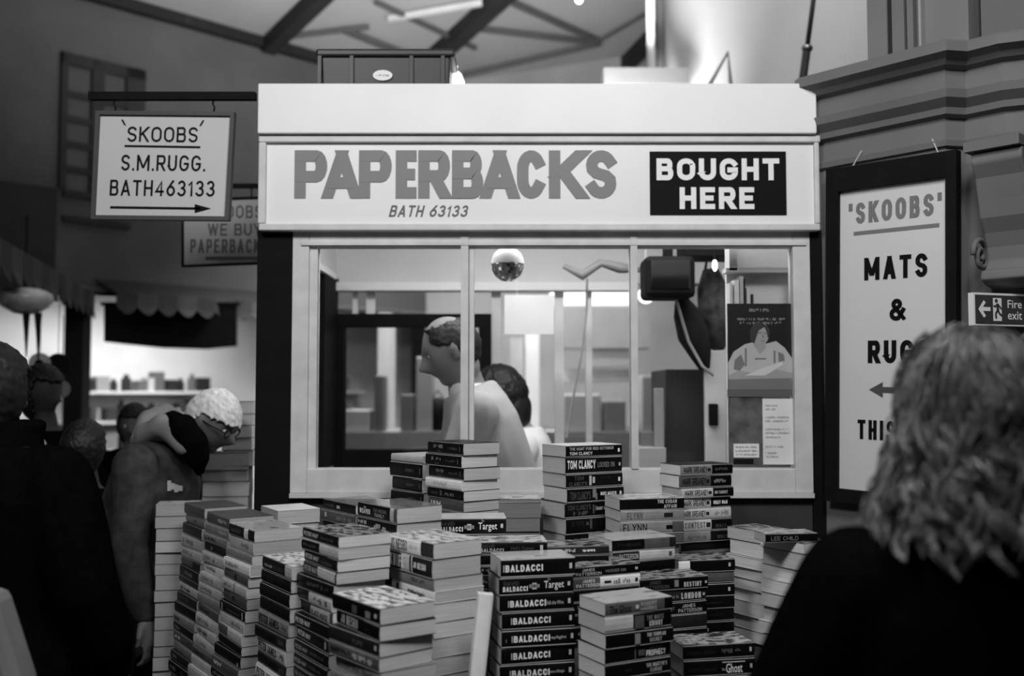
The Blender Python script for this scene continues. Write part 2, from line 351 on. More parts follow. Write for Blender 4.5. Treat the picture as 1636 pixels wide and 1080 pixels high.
MB().tube([p + k * .40, p + k * .44], .024, 10).build('collar', M_steel, cp, smooth=True)
br = MB().tube([at(1131, 140, 5.6), at(1163, 84, 5.6), at(1168, 140, 5.6)], .014, 6)
br.build('wire_bracket', mat('bracket_grey', .16), None, label='bent grey bracket poking up behind the fascia', cat='bracket')

# ------------------------------------------------------------------ right stone wall with cornice
Dw = Vector((.669, -.743, 0)); Nw = Vector((-.743, -.669, 0)); PW = Vector((1.006, 3.2, 0))
def tw(px, off=0):
    P = PW + Nw * off; m = (px - 818) / F
    return (m * P.y - P.x) / (Dw.x - m * Dw.y)
def wr(t, n, z): return PW + Dw * t + Nw * n + Vector((0, 0, z))
tj = tw(1519)
path = [wr(-.035, 0, 0), wr(tj, 0, 0), wr(tj + .035, -.055, 0), wr(tw(1617, -.055), -.055, 0)]
last = path[-1] + Vector((.92, -.39, 0)).normalized() * 1.2
path.append(last)
def sweep(prof, path):
    """profile of (outward, height) pairs carried along a plan path, outward to its right-hand (camera) side"""
    ns = []
    for i in range(len(path)):
        ds = []
        if i > 0: ds.append((path[i] - path[i - 1]).normalized())
        if i < len(path) - 1: ds.append((path[i + 1] - path[i]).normalized())
        nn = [Vector((d.y, -d.x, 0)) for d in ds]
        v = sum(nn, Vector()).normalized(); ns.append(v / max(.5, v.dot(nn[0])))
    mb = MB(); m = len(prof)
    vs = [p + n * o + Vector((0, 0, z)) for p, n in zip(path, ns) for o, z in prof]
    fs = [(i * m + j, (i + 1) * m + j, (i + 1) * m + j + 1, i * m + j + 1) for i in range(len(path) - 1) for j in range(m - 1)]
    return mb.add(vs, fs)
sweep([(-.25, 0), (0, 0), (0, 2.215)], path).build('wall_stone', M_stone, None, kind='structure')
sweep([(-.25, 0), (.02, 0), (.02, .35), (0, .37)], path).build('baseboard_stone', M_stone, None, kind='structure')
sweep([(0, 2.215), (.012, 2.22), (.016, 2.237), (.0, 2.245), (0, 2.305), (.022, 2.312), (.028, 2.33), (.055, 2.352), (.062, 2.375), (.03, 2.382), (.03, 2.44), (.052, 2.448), (.066, 2.462), (.095, 2.474), (.095, 2.50), (.07, 2.515), (-.25, 2.545)], path).build('trim_cornice', M_stone, None, kind='structure')
up = MB(); t0 = tw(1396, -.06)
q = [wr(t0, -.06, 0), wr(tj + .05, -.06, 0), wr(tj + .05, -.4, 0), wr(t0, -.4, 0)]
up.prism(q, (0, 0, 2.5), (0, 0, 4.2)).build('wall_upper_stone', mat('upper_stone', .19, .75, .2, .12, 3), None, kind='structure')
def wrbox(mb, t0, t1, n0, n1, z0, z1, mi=0):
    vs = [wr(t, n, z) for z in (z0, z1) for n in (n0, n1) for t in (t0, t1)]
    return mb.add(vs, [(0, 1, 3, 2), (4, 6, 7, 5), (0, 4, 5, 1), (2, 3, 7, 6), (0, 2, 6, 4), (1, 5, 7, 3)], mi)
ws = thing('window_2', wr(t0, -.06, 2.55), 0, 'tall grey framed recess above the stone cornice', kind='structure')
wrbox(MB(), tw(1418), tw(1424), -.07, -.045, 2.55, 4.2).build('frame_strip', M_rib, ws)
wrbox(MB(), tw(1426), tw(1446), -.07, -.04, 2.55, 4.2).build('frame_strip', M_stone, ws)
wrbox(MB(), tw(1452), tw(1462), -.07, -.035, 2.55, 4.2).build('frame_strip', M_stone, ws)
wrbox(MB(), tw(1472), tw(1476), -.07, -.03, 2.55, 4.2).build('frame_strip', mat('pale_strip', .3), ws)
q = [wr(tj + .0, -.02, 0), wr(tj + .05, -.06, 0), wr(tj + .05, -.4, 0), wr(tj, -.4, 0)]
up2 = MB().prism([wr(tj + .07, -.1, 0), wr(tj + .6, -.1, 0), wr(tj + .6, -.5, 0), wr(tj + .07, -.5, 0)], (0, 0, 2.5), (0, 0, 4.2))
up2.build('wall_upper_pier', mat('upper_pier', .14, .75, .2, .12, 3), None, kind='structure')
# carved scroll bracket on the stone wall
sb = thing('scroll_bracket', wr(tw(1600), -.055, 1.8), 0, 'carved grey stone scroll bracket under the cornice above the exit sign', 'bracket')
tc0, tc1 = tw(1588, -.055), tw(1670, -.055)
prof = [(0, 2.17), (.12, 2.17), (.125, 2.14), (.10, 2.10), (.085, 2.04), (.075, 1.99), (.05, 1.95), (.036, 1.91), (.034, 1.87), (.05, 1.845), (.075, 1.84), (.08, 1.815), (.05, 1.80), (.02, 1.795), (0, 1.79)]
MB().prism([wr(tc0, -.055 + o, z) for o, z in prof], (0, 0, 0), Dw * (tc1 - tc0)).build('console', M_stone, sb, bevel=.006)
mb = MB()
for sgn in (0,):
    pts = []
    for i in range(26):
        a_ = i * .42; r_ = .052 * (1 - i / 30)
        pts.append(wr(tc0 - .004, -.055 + .06 + r_ * math.cos(a_), 1.885 + r_ * math.sin(a_)))
    mb.tube(pts, .008, 6)
mb.build('volute', M_stone, sb, smooth=True)
wrbox(MB(), tc0 - .012, tc1, -.055, .085, 2.172, 2.2).build('cap', M_stone, sb)
# hanging sign with black frame
sg = thing('hanging_board_sign', wr(tw(1335), .02, 1.16), 0, 'tall white sign in a black frame hung on the stone wall, advertising mats and rugs', 'sign')
s0, s1 = tw(1325), tw(1533); zt, zb = 2.205, 1.155; fw = .042; off = .022
fr = MB()
wrbox(fr, s0, s1, off - .012, off + .02, zt - .075, zt); wrbox(fr, s0, s1, off - .012, off + .02, zb, zb + fw)
wrbox(fr, s0, s0 + fw, off - .012, off + .02, zb + fw, zt - .075); wrbox(fr, s1 - .032, s1, off - .012, off + .02, zb + fw, zt - .075)
fr.build('sign_frame', M_black, sg)
pan = wrbox(MB(), s0 + .01, s1 - .01, off - .008, off + .004, zb + .01, zt - .01).build('sign_panel', mat('white_sign_card', .62, .5, .3, .03, 4), sg)
def wpx(mb, txt, x0, y0, x1, y1, bold, mi=0):
    """lettering on the sign: pixel box measured at its left and right ends (y at left end)"""
    ta, tb = tw(x0, off), tw(x1, off); Ya = wr(ta, off, 0).y
    za, zb_ = at(x0, y1, Ya).z, at(x0, y0, Ya).z
    O = wr(ta, off + .005, za)
    if txt == '_': return quad(mb, O, Dw, (0, 0, 1), 0, 0, tb - ta, zb_ - za, mi)
    return letter(mb, txt, O, Dw, (0, 0, 1), tb - ta, zb_ - za, bold, 4, mi)
lt = MB(); wpx(lt, "'SKOOBS'", 1352, 327, 1501, 360, .2); wpx(lt, '_', 1360, 371, 1497, 377, 0)
lt.build('grey_lettering', mat('grey_sign_ink', .17), pan)
for w_ in (('MATS', 1377, 412, 1478, 448, .2), ('&', 1417, 476, 1443, 511, .2), ('RUGS', 1383, 543, 1483, 579, .22), ('THIS WAY', 1367, 669, 1497, 700, .19)):
    lt = MB(); wpx(lt, *w_); lt.build('black_lettering', M_ink, pan)
ta, tb = tw(1385, off), tw(1462, off); za = at(1385, 621, wr(ta, off, 0).y).z
MB().add([wr(ta, off + .005, za), wr(ta + .045, off + .005, za - .024), wr(ta + .045, off + .005, za - .009), wr(tb, off + .005, za - .009), wr(tb, off + .005, za + .009), wr(ta + .045, off + .005, za + .009), wr(ta + .045, off + .005, za + .024)],
         [(0, 1, 2, 5, 6), (2, 3, 4, 5)]).build('arrow', mat('dark_arrow_ink', .07), pan)
for px, sgn in ((1362, 1), (1500, -1)):
    t = tw(px)
    MB().tube([wr(t, off, zt), wr(t + sgn * .025, .01, zt + .05)], .0022, 6).build('wire', mat('pale_wire', .45), sg)
sg.rotation_mode = 'QUATERNION'; sg.rotation_quaternion = Matrix.Rotation(R(1.3), 4, -Nw).to_quaternion()
# fire exit sign
ex = at(1555, 467, 2.74); ux = Vector((.95, .31, 0)); uz = Vector((0, 0, 1)); nx = Vector((.31, -.95, 0))
es = thing('fire_exit_sign', at(1555, 522, 2.74), 0, 'dark fire exit sign with white arrow and running figure on the stone wall', 'sign')
W_, H_ = .36, .091; O = ex - uz * H_
def exbox(mb, x0, z0, x1, z1, d0, d1): return mb.prism([O + ux * x + uz * z for x, z in ((x0, z0), (x1, z0), (x1, z1), (x0, z1))], nx * d0, nx * d1)
exbox(MB(), 0, 0, W_, H_, -.02, 0).build('white_border', M_white, es)
plate = exbox(MB(), .005, .006, W_ - .005, H_ - .006, 0, .002).build('dark_plate', M_dgrey, es)
Oe = O + nx * .003; k = MB()
def ep(pts): k.add([Oe + ux * x + uz * z for x, z in pts], [tuple(range(len(pts)))])
ep([(.013, .045), (.032, .07), (.039, .064), (.029, .051), (.055, .051), (.055, .040), (.029, .040), (.039, .027), (.032, .021)][::-1] if False else [(.013, .045), (.032, .021), (.039, .027), (.029, .040), (.055, .040), (.055, .051), (.029, .051), (.039, .064), (.032, .070)])
ep([(.064, .013), (.094, .013), (.094, .077), (.064, .077)])
k.build('arrow_and_door', M_white, plate)
k2 = MB(); Of = Oe + nx * .0008
def lim(pts, w):
    for (a, b), (c, d) in zip(pts, pts[1:]):
        v = Vector((c - a, d - b)).normalized(); n_ = Vector((-v.y, v.x)) * w / 2
        k2.add([Of + ux * (a + n_.x) + uz * (b + n_.y), Of + ux * (a - n_.x) + uz * (b - n_.y), Of + ux * (c - n_.x) + uz * (d - n_.y), Of + ux * (c + n_.x) + uz * (d + n_.y)], [(0, 1, 2, 3)])
lim([(.079, .062), (.080, .042)], .009); lim([(.079, .043), (.072, .033), (.074, .020)], .006); lim([(.080, .043), (.087, .032), (.095, .028)], .006); lim([(.079, .059), (.069, .052), (.066, .057)], .005); lim([(.080, .059), (.088, .052), (.092, .046)], .005)
k2.add([Of + ux * (.075 + .0055 * math.cos(i * .7)) + uz * (.0695 + .0055 * math.sin(i * .7)) for i in range(9)], [tuple(range(9))])
k2.build('running_figure', M_dgrey, plate)
k = MB(); letter(k, 'Fire', Oe + ux * .115 + uz * .05, ux, uz, .05, .023, .2); letter(k, 'exit', Oe + ux * .115 + uz * .018, ux, uz, .05, .023, .2)
k.build('lettering', M_white, plate)

# ------------------------------------------------------------------ the paperback kiosk
KY = 3.2; KB = 4.42
ks = thing('book_kiosk', (.08, KY, 0), 0, 'white market kiosk with black corner posts and a lettered fascia', 'kiosk')
fb = at(411, 213, KY - .05); ft = at(1304, 133, KY - .05)
slab('fascia_board', M_white, ks, (fb.x, KY - .05, fb.z), (ft.x, KY + .02, ft.z), .004)
xl, xr = at(413, 300, KY).x, at(1310, 300, KY).x
slab('shadow_gap', M_black, ks, (xl + .01, KY - .01, at(0, 219, KY).z), (xr, KY + .02, fb.z))
panel = rect('sign_panel', M_sign, ks, 420, 226, 1304, 360, KY - .02, KY + .02)
fm = MB()
za, zb = at(0, 217, KY).z, at(0, 368, KY).z
for (x0, y0, x1, y1) in ((413, 216, 1311, 227), (413, 357, 1311, 368), (413, 227, 423, 357), (1301, 227, 1311, 357)):
    a, b = at(x0, y0, KY - .035), at(x1, y1, KY - .035); fm.box(a.x, KY - .035, b.z, b.x, KY + .01, a.z)
fm.build('sign_moulding', M_frame, ks, bevel=.004)
def fpx(mb, txt, x0, y0, x1, y1, bold, Y, mi=0, res=4, shear=0):
    a, b = at(x0, y1, Y), at(x1, y0, Y)
    if txt == '_': return quad(mb, a, (1, 0, 0), (0, 0, 1), 0, 0, b.x - a.x, b.z - a.z, mi)
    return letter(mb, txt, a, (1, 0, 0), (0, 0, 1), b.x - a.x, b.z - a.z, bold, res, mi, shear)
lt = MB()
xs = [470, 519, 573, 637, 691, 750, 793, 843, 879, 940, 985]
wds = [(470, 523), (515, 577), (573, 626), (632, 666), (668, 719), (722, 772), (768, 829), (826, 871), (877, 936), (936, 985)]
for ch, (x0, x1) in zip('PAPERBACKS', wds): fpx(lt, ch, x0, 240, x1, 317, .235, KY - .022)
lt.build('main_lettering', M_letter, panel)
lt = MB(); fpx(lt, 'BATH 63133', 621, 328, 750, 346, .15, KY - .022, shear=.25); lt.build('small_lettering', mat('dark_grey_letter', .13), panel)
bp = rect('black_plaque', M_ink, panel, 1038, 242, 1257, 343, KY - .024, KY - .018)
lt = MB(); fpx(lt, 'BOUGHT', 1049, 253, 1245, 288, .235, KY - .026); fpx(lt, 'HERE', 1086, 299, 1205, 334, .235, KY - .026); lt.build('white_lettering', M_white, panel)
# posts and front
pl0, pl1 = at(409, 560, KY).x, at(466, 560, KY).x; pr0, pr1 = at(1296, 560, KY).x, at(1316, 560, KY).x
zf = at(0, 368, KY).z
slab('corner_post', M_black, ks, (pl0, KY, 0), (pl1, KY + .09, zf)); slab('corner_post', M_black, ks, (pr0, KY, 0), (pr1, KY + .09, zf))
zs = at(0, 788, KY).z
slab('counter_front', M_dgrey, ks, (pl1, KY + .015, .1), (pr0, KY + .05, zs - .012))
slab('plinth', M_black, ks, (pl1, KY + .02, 0), (pr0, KY + .06, .1))
slab('sill', M_frame, ks, (pl1, KY - .012, zs - .014), (pr0, KY + .05, zs))
# glazed front: frame, mullions, panes
def frz(y): return at(0, y, KY).z
def frx(x): return at(x, 560, KY).x
wf = MB()
wf.box(frx(492), KY, frz(394), frx(1269), KY + .06, zf); wf.box(frx(492), KY, zs, frx(1269), KY + .06, frz(749))
wf.box(frx(464), KY, zs, frx(492), KY + .06, zf); wf.box(frx(1269), KY, zs, frx(1299), KY + .06, zf)
wfo = wf.build('window_frame', M_frame, ks, bevel=.003)
slab('casement_stile', M_frame, wfo, (frx(490), KY + .012, frz(749)), (frx(505), KY + .05, frz(394)))
slab('mullion', M_frame, wfo, (frx(736), KY - .004, frz(749)), (frx(748), KY + .05, zf - .02))
slab('mullion', M_frame, wfo, (frx(749), KY + .01, frz(749)), (frx(757), KY + .05, zf - .02))
slab('mullion', M_frame, wfo, (frx(1008), KY - .004, frz(749)), (frx(1019), KY + .05, zf - .02))
slab('top_bead', M_frame, wfo, (frx(480), KY - .006, frz(392)), (frx(1290), KY + .02, frz(386)))
for x0, x1 in ((505, 736), (757, 1008), (1019, 1269)):
    slab('pane', GLASS, wfo, (frx(x0), KY + .034, frz(749)), (frx(x1), KY + .037, frz(394)))
# shell
kx0, kx1 = pl0 + .01, pr1 - .01
slab('kiosk_roof', M_frame, ks, (kx0, KY + .02, 2.40), (kx1, KB, 2.43))
slab('inner_floor', M_wood, ks, (pl1, KY + .06, .05), (pr0, KB, .15))
def kz(y): return at(0, y, KB).z
def kx(x): return at(x, 560, KB).x
slab('side_board', M_inside, ks, (kx0, KY + .09, 2.0), (kx0 + .03, KB, 2.40))
slab('side_board', M_inside, ks, (kx0, KY + .09, .1), (kx0 + .03, KB, 1.18))
slab('side_post', M_black, ks, (kx0, KB - .32, 1.18), (kx0 + .04, KB, 2.0))
slab('side_rail', M_white, ks, (kx0 + .028, KY + .1, 1.985), (kx0 + .05, KB - .1, 2.01))
slab('side_board', M_inside, ks, (kx1 - .03, KY + .09, .1), (kx1, KB, 2.40))
slab('back_fascia', M_inside, ks, (kx0, KB, kz(452)), (kx1, KB + .03, 2.40))
slab('back_ledge', M_white, ks, (kx0, KB - .06, kz(466)), (kx(1010), KB + .03, kz(453)))
slab('back_board', M_inside, ks, (kx0, KB, .1), (kx1, KB + .03, kz(748)))
bwx = thing('x', (0, 0, 0)); bpy.data.objects.remove(bwx)
bf = MB()
for (x0, y0, x1, y1) in ((500, 502, 785, 523), (500, 718, 785, 748), (500, 523, 552, 718), (765, 523, 785, 718)):
    bf.box(kx(x0), KB - .03, kz(y1), kx(x1), KB + .03, kz(y0))
bfo = bf.build('back_window_frame', M_black, ks, bevel=.003)
slab('pane', GLASS, bfo, (kx(552), KB, kz(718)), (kx(765), KB + .003, kz(523)))
for x0, x1 in ((562, 570), (584, 598)):
    slab('glazing_bar', M_white, ks, (kx(x0), KB + .01, kz(502)), (kx(x1), KB + .03, kz(452)))
slab('back_post', M_white, ks, (kx(886), KB, .1), (kx(901), KB + .03, kz(452)))
slab('back_post', M_white, ks, (kx(936), KB, .1), (kx(946), KB + .03, kz(452)))
slab('back_panel', M_inside, ks, (kx(785), KB, kz(748)), (kx(800), KB + .03, kz(452)))
slab('back_panel', M_inside, ks, (kx(1122), KB, kz(748)), (kx1, KB + .03, kz(452)))
slab('tube_light', mat('tube_glow', .9, emit=5), ks, (-.55, 3.72, 2.345), (.65, 3.76, 2.372))
# things inside the kiosk
def inside(name, m, x0, y0, x1, y1, Y, t, label, cat, bevel=.004, **k):
    o = rect(name, m, None, x0, y0, x1, y1, Y, Y + t, bevel, label=label, cat=cat, **k); return o
dcx = at(811, 424, KY + .15); mbz = MB(); rr = .053
ball = thing('mirror_ball', (dcx.x, dcx.y, dcx.z), 0, 'mirror ball hanging just inside the middle kiosk window', 'ball')
M_tile = [mat('mirror_tile_%d' % i, v, .12 + .1 * i, .5, .02, 5, metal=1) for i, v in enumerate((.9, .75, .5))]
MB().ball((dcx.x, dcx.y, dcx.z), rr, n=24, m=16).build('ball_core', mat('ball_core_grey', .3, .4), ball, smooth=True)
tl = MB(); rnd = random.Random(3)
for i in range(1, 15):
    t = math.pi * i / 15; cnt = max(4, int(26 * math.sin(t)))
    for k in range(cnt):
        q = 2 * math.pi * k / cnt; d = Vector((math.sin(t) * math.cos(q), math.sin(t) * math.sin(q), math.cos(t)))
        d2 = (d + Vector((rnd.uniform(-.12, .12), rnd.uniform(-.12, .12), rnd.uniform(-.12, .12)))).normalized()
        a_ = d2.cross(Vector((0, 0, 1))).normalized() * .0054; b_ = a_.cross(d2).normalized() * .0054; c_ = dcx + d * (rr + .0012)
        tl.add([c_ - a_ - b_, c_ + a_ - b_, c_ + a_ + b_, c_ - a_ + b_], [(0, 1, 2, 3)], rnd.randrange(3))
tl.build('mirror_tiles', M_tile, ball, kind='stuff')
MB().lathe([(0, .012), (.012, .006), (.03, -.002), (.046, -.016), (.054, -.034), (.0565, -.052)], (dcx.x, dcx.y, dcx.z + rr + .003), 24).build('glare_cap', M_white, ball, smooth=True)  # white shell paints the glare on the ball's upper half
MB().tube([(dcx.x, dcx.y, dcx.z + rr), (dcx.x, dcx.y, 2.4)], .002, 6).build('hanging_cord', M_steel, ball)
inside('pinned_paper', mat('white_paper', .62, .7), 806, 471, 885, 534, KB - .4, .003, 'blank white paper sheet hung at the back of the kiosk', 'paper', 0)
MB().tube([at(826, 471, KB - .4), (at(826, 471, KB - .4).x, KB - .4, 2.4)], .0015, 6).build('paper_string', M_white, bpy.data.objects['pinned_paper'])
tvp = at(1071, 441, KY + .45)
tv = thing('hanging_monitor', tvp, 0, 'small black monitor hung behind the right kiosk pane', 'monitor')
a, b = at(1031, 408, KY + .45), at(1112, 475, KY + .45)
slab('housing', M_black, tv, (a.x, KY + .45, b.z), (b.x, KY + .62, a.z), .018)
slab('screen', mat('dead_screen', .006, .12, .6), tv, (a.x + .02, KY + .447, b.z + .03), (b.x - .02, KY + .46, a.z - .015), .004)
slab('bracket', M_black, tv, (a.x + .08, KY + .5, a.z), (a.x + .11, KY + .56, 2.4))
br = slab('ceiling_bracket', M_black, None, at(1095, 408, KY + .55), at(1165, 396, KY + .75), label='black ceiling shelf beside the hanging monitor', cat='shelf')
MB().tube([(at(1130, 397, KY + .65).x, KY + .65, at(0, 397, KY + .65).z), (at(1130, 397, KY + .65).x, KY + .65, 2.4)], .012, 8).build('drop_rod', M_black, br)
bl = thing('small_lamp', at(1142, 424, KY + .5), 0, 'small bright bulb glowing beside the hanging monitor', 'lamp')
c_ = at(1142, 424, KY + .5)
MB().ball(c_, (.010, .010, .022), n=12, m=8).build('bulb', mat('kiosk_bulb_glow', .9, emit=4), bl, smooth=True)
MB().tube([c_ + Vector((0, 0, .02)), c_ + Vector((0, 0, .1))], .006, 8).build('holder', M_black, bl)
bl2 = thing('globe_lamp', at(1034, 470, KB - .25), 0, 'glowing round lamp below the hanging monitor', 'lamp')
c_ = at(1032, 472, KB - .25); MB().ball(c_, .036, n=16, m=10).build('globe', mat('globe_glow', .9, emit=1.6), bl2, smooth=True)
MB().tube([c_ + Vector((0, 0, .03)), (c_.x, c_.y, 2.4)], .004, 6).build('flex', M_white, bl2)
# hanging bags on hooks
def bag(name, pts, rads, m, label, n=10):
    o = thing(name, pts[0], 0, label, 'bag')
    MB().tube(pts, rads, n).build('bag_body', m, o, smooth=True)
    p = Vector(pts[0]); MB().tube([p - Vector((.02, 0, 0)), p + Vector((0, 0, .12)), p + Vector((.02, 0, 0))], .006, 6).build('strap', m, o)
m_cl = mat('dark_cloth', .02, .9, .1, .4, 14, .3); m_cl2 = mat('speckled_cloth', .06, .9, .1, .9, 22, .3)
Yb = KY + .6
bag('hanging_bag', [at(1088, 478, Yb), at(1096, 500, Yb), at(1108, 535, Yb), at(1118, 562, Yb), at(1126, 590, Yb)], [.025, .05, .062, .045, .02], m_cl, 'long black bag drooping below the hanging monitor')
bag('hanging_bag', [at(1135, 430, Yb + .1), at(1138, 460, Yb + .1), at(1142, 500, Yb + .1), at(1145, 540, Yb + .1), at(1148, 560, Yb + .1)], [.03, .06, .065, .06, .02], m_cl2, 'bulky dark bag hanging beside the poster')
MB().tube([at(1078, 470, Yb - .05), at(1088, 505, Yb - .05), at(1100, 545, Yb - .05), at(1122, 585, Yb - .05), at(1140, 600, Yb - .05)], .006, 6).build('hanging_strap', mat('pale_strap', .4), None, label='pale strap trailing from the long black bag', cat='strap', smooth=True)
# cable on the ceiling and cord
MB().tube([at(900, 425, Yb + .2), at(930, 440, Yb + .2), at(960, 420, Yb + .2), at(990, 428, Yb + .2), at(1030, 432, Yb + .2)], [.01, .02, .016, .022, .008], 8).build('ceiling_cable_bundle', mat('cable_grey', .2), None, label='tangled grey cables slung under the kiosk ceiling', cat='cable', smooth=True)
MB().tube([at(938, 445, Yb + .3), at(937, 500, Yb + .3), at(930, 560, Yb + .3), at(915, 640, Yb + .3), at(905, 700, Yb + .3)], .005, 6).build('hanging_flex', mat('flex_grey', .3), None, label='thin hanging flex behind the middle kiosk pane', cat='cable')
# stockroom door and counter inside, right
inside('stock_cabinet', mat('dark_cabinet', .03, .5), 1063, 590, 1126, 742, KB - .5, .4, 'tall dark cabinet behind the right kiosk pane', 'cabinet')
inside('door_frame_board', M_inside, 1126, 560, 1162, 748, KB - .62, .03, 'pale upright board to the right of the dark cabinet', 'board')
inside('wall_switch', M_black, 1133, 645, 1148, 680, KB - .64, .018, 'small black switch box on the pale upright board', 'switch')
inside('low_counter', mat('counter_grey', .33), 1020, 715, 1065, 760, KB - .6, .3, 'low grey counter at the foot of the dark cabinet', 'counter')
inside('file_box', mat('file_grey', .15), 1024, 690, 1050, 716, KB - .5, .15, 'grey file box on the low counter', 'box')
inside('magazine_rack', mat('rack_grey', .25), 1046, 620, 1062, 742, KB - .58, .04, 'narrow grey rack side left of the dark cabinet', 'rack')
# notice board behind the posters
nb = thing('notice_board', at(1215, 600, KY + .14), 0, 'white board behind the posters in the right kiosk window', 'board')
rect('board_face', mat('notice_white', .72), nb, 1160, 394, 1272, 752, KY + .16, KY + .18)
rect('shelf_lip', M_frame, nb, 1160, 428, 1272, 435, KY + .10, KY + .16)
rect('upright', M_frame, nb, 1165, 394, 1178, 432, KY + .10, KY + .16)
for i, (x0, x1, y0, v) in enumerate(((1166, 1171, 452, .6), (1173, 1181, 447, .75), (1182, 1188, 441, .5), (1189, 1191, 445, .02), (1193, 1199, 460, .65), (1201, 1204, 470, .05))):
    inside('leaflet', mat('leaflet_%d' % i, v), x0, y0, x1, 486, KY + .09, .05, ('%s leaflet standing in the row above the dark poster, %s' % (('black' if v < .1 else 'white' if v > .58 else 'grey'), ('leftmost', 'second along', 'tall and third along', 'slim and fourth along', 'short and fifth along', 'at the right end')[i])), 'leaflet', 0, group='leaflets above the poster')
# posters taped inside the glass
YP = KY + .03
def poster(name, x0, y0, x1, y1, m, label, Y=YP):
    return rect(name, m, None, x0, y0, x1, y1, Y, Y + .002, 0, label=label, cat='poster')
po = poster('portrait_poster', 1162, 485, 1269, 622, mat('poster_black', .012, .4), 'black poster of a woman resting on her folded arms, in the kiosk window')
def shape(mb, pts, Y, mi=0): return mb.add([at(x, y, Y) for x, y in pts], [tuple(range(len(pts)))], mi)
def ell(cx, cy, rx, ry, n=18, a0=0): return [(cx + rx * math.cos(2 * math.pi * k / n + a0), cy + ry * math.sin(2 * math.pi * k / n + a0)) for k in range(n)]
s_ = MB()
m_sk = [mat('print_skin', .30), mat('print_cloth', .42), mat('print_dark', .03), mat('print_grey', .16), mat('print_pale', .55)]
shape(s_, [(1163, 580), (1172, 562), (1190, 550), (1206, 546), (1224, 549), (1240, 545), (1254, 556), (1267, 575), (1268, 606), (1164, 606)], YP - .001, 1)
shape(s_, [(1206, 540), (1222, 540), (1224, 556), (1214, 566), (1204, 552)], YP - .0013, 0)
shape(s_, ell(1216, 533, 13, 18), YP - .0016, 0)
shape(s_, [(1199, 545), (1198, 528), (1205, 517), (1216, 514), (1222, 522), (1212, 528), (1208, 540), (1205, 549)], YP - .0019, 2)
shape(s_, [(1217, 515), (1226, 521), (1230, 533), (1227, 541), (1224, 528)], YP - .0019, 2)
for pts_ in ([(1211, 531), (1217, 530), (1217, 532), (1211, 533)], [(1221, 531), (1226, 532), (1226, 534), (1221, 533)], [(1218, 533), (1221, 539), (1218, 540)], [(1215, 544), (1222, 544), (1219, 546)]): shape(s_, pts_, YP - .0022, 3)
shape(s_, [(1174, 575), (1184, 566), (1190, 582), (1182, 592), (1172, 590)], YP - .0017, 3); shape(s_, [(1243, 562), (1252, 566), (1254, 576), (1244, 578)], YP - .0017, 3)
shape(s_, [(1164, 600), (1180, 592), (1215, 598), (1240, 590), (1266, 596), (1266, 616), (1166, 616)], YP - .0016, 0)
shape(s_, [(1190, 600), (1214, 590), (1248, 578), (1252, 583), (1222, 600)], YP - .0019, 4)
shape(s_, [(1164, 606), (1268, 604), (1268, 622), (1164, 622)], YP - .0021, 3)
for x0, y0, x1, y1 in ((1190, 556, 1193, 585), (1236, 560, 1239, 580), (1206, 572, 1224, 574)): shape(s_, [(x0, y0), (x1, y0), (x1, y1), (x0, y1)], YP - .002, 3)
s_.build('printed_portrait', m_sk, po)
s_ = MB(); rn = random.Random(5)
def pm(mb, x0, y0, x1, y1, Y, mi=0): return marks(mb, at(x0, y1, Y), (1, 0, 0), (0, 0, 1), 0, 0, at(x1, y1, Y).x - at(x0, y1, Y).x, at(x0, y0, Y).z - at(x0, y1, Y).z, mi, rn)
pm(s_, 1197, 493, 1229, 498, YP - .001); pm(s_, 1178, 508, 1254, 512, YP - .001); pm(s_, 1182, 514, 1248, 518, YP - .001)
s_.build('small_print', mat('print_dim', .2), po)
p2 = poster('dim_poster', 1164, 632, 1219, 742, mat('poster_mottle', .09, .5, .3, .9, 16), 'murky grey poster with a small white label, in the kiosk window', YP)
lb = rect('white_label', M_white, p2, 1172, 709, 1213, 731, YP - .002, YP)
s_ = MB(); [pm(s_, 1175, y, 1210, y + 3, YP - .0026) for y in (713, 719, 725)]; s_.build('label_print', mat('print_mid', .25), lb)
rect('dark_band', M_black, p2, 1172, 733, 1204, 742, YP - .0015, YP)
p3 = poster('notice_sheet', 1218, 637, 1268, 742, mat('notice_paper', .74), 'white printed notice sheet taped low in the kiosk window', YP - .006)
s_ = MB(); [pm(s_, 1223, y, 1223 + w, y + 3, YP - .0075) for y, w in ((646, 20), (652, 16), (665, 38), (671, 36), (684, 37), (690, 38), (697, 24), (712, 30), (722, 18), (728, 20))]; s_.build('notice_print', mat('print_faint', .38), p3)
p4 = poster('torn_poster_strip', 1162, 622, 1268, 634, mat('strip_grey', .10), 'dark strip of paper between the two posters in the kiosk window', YP - .003)

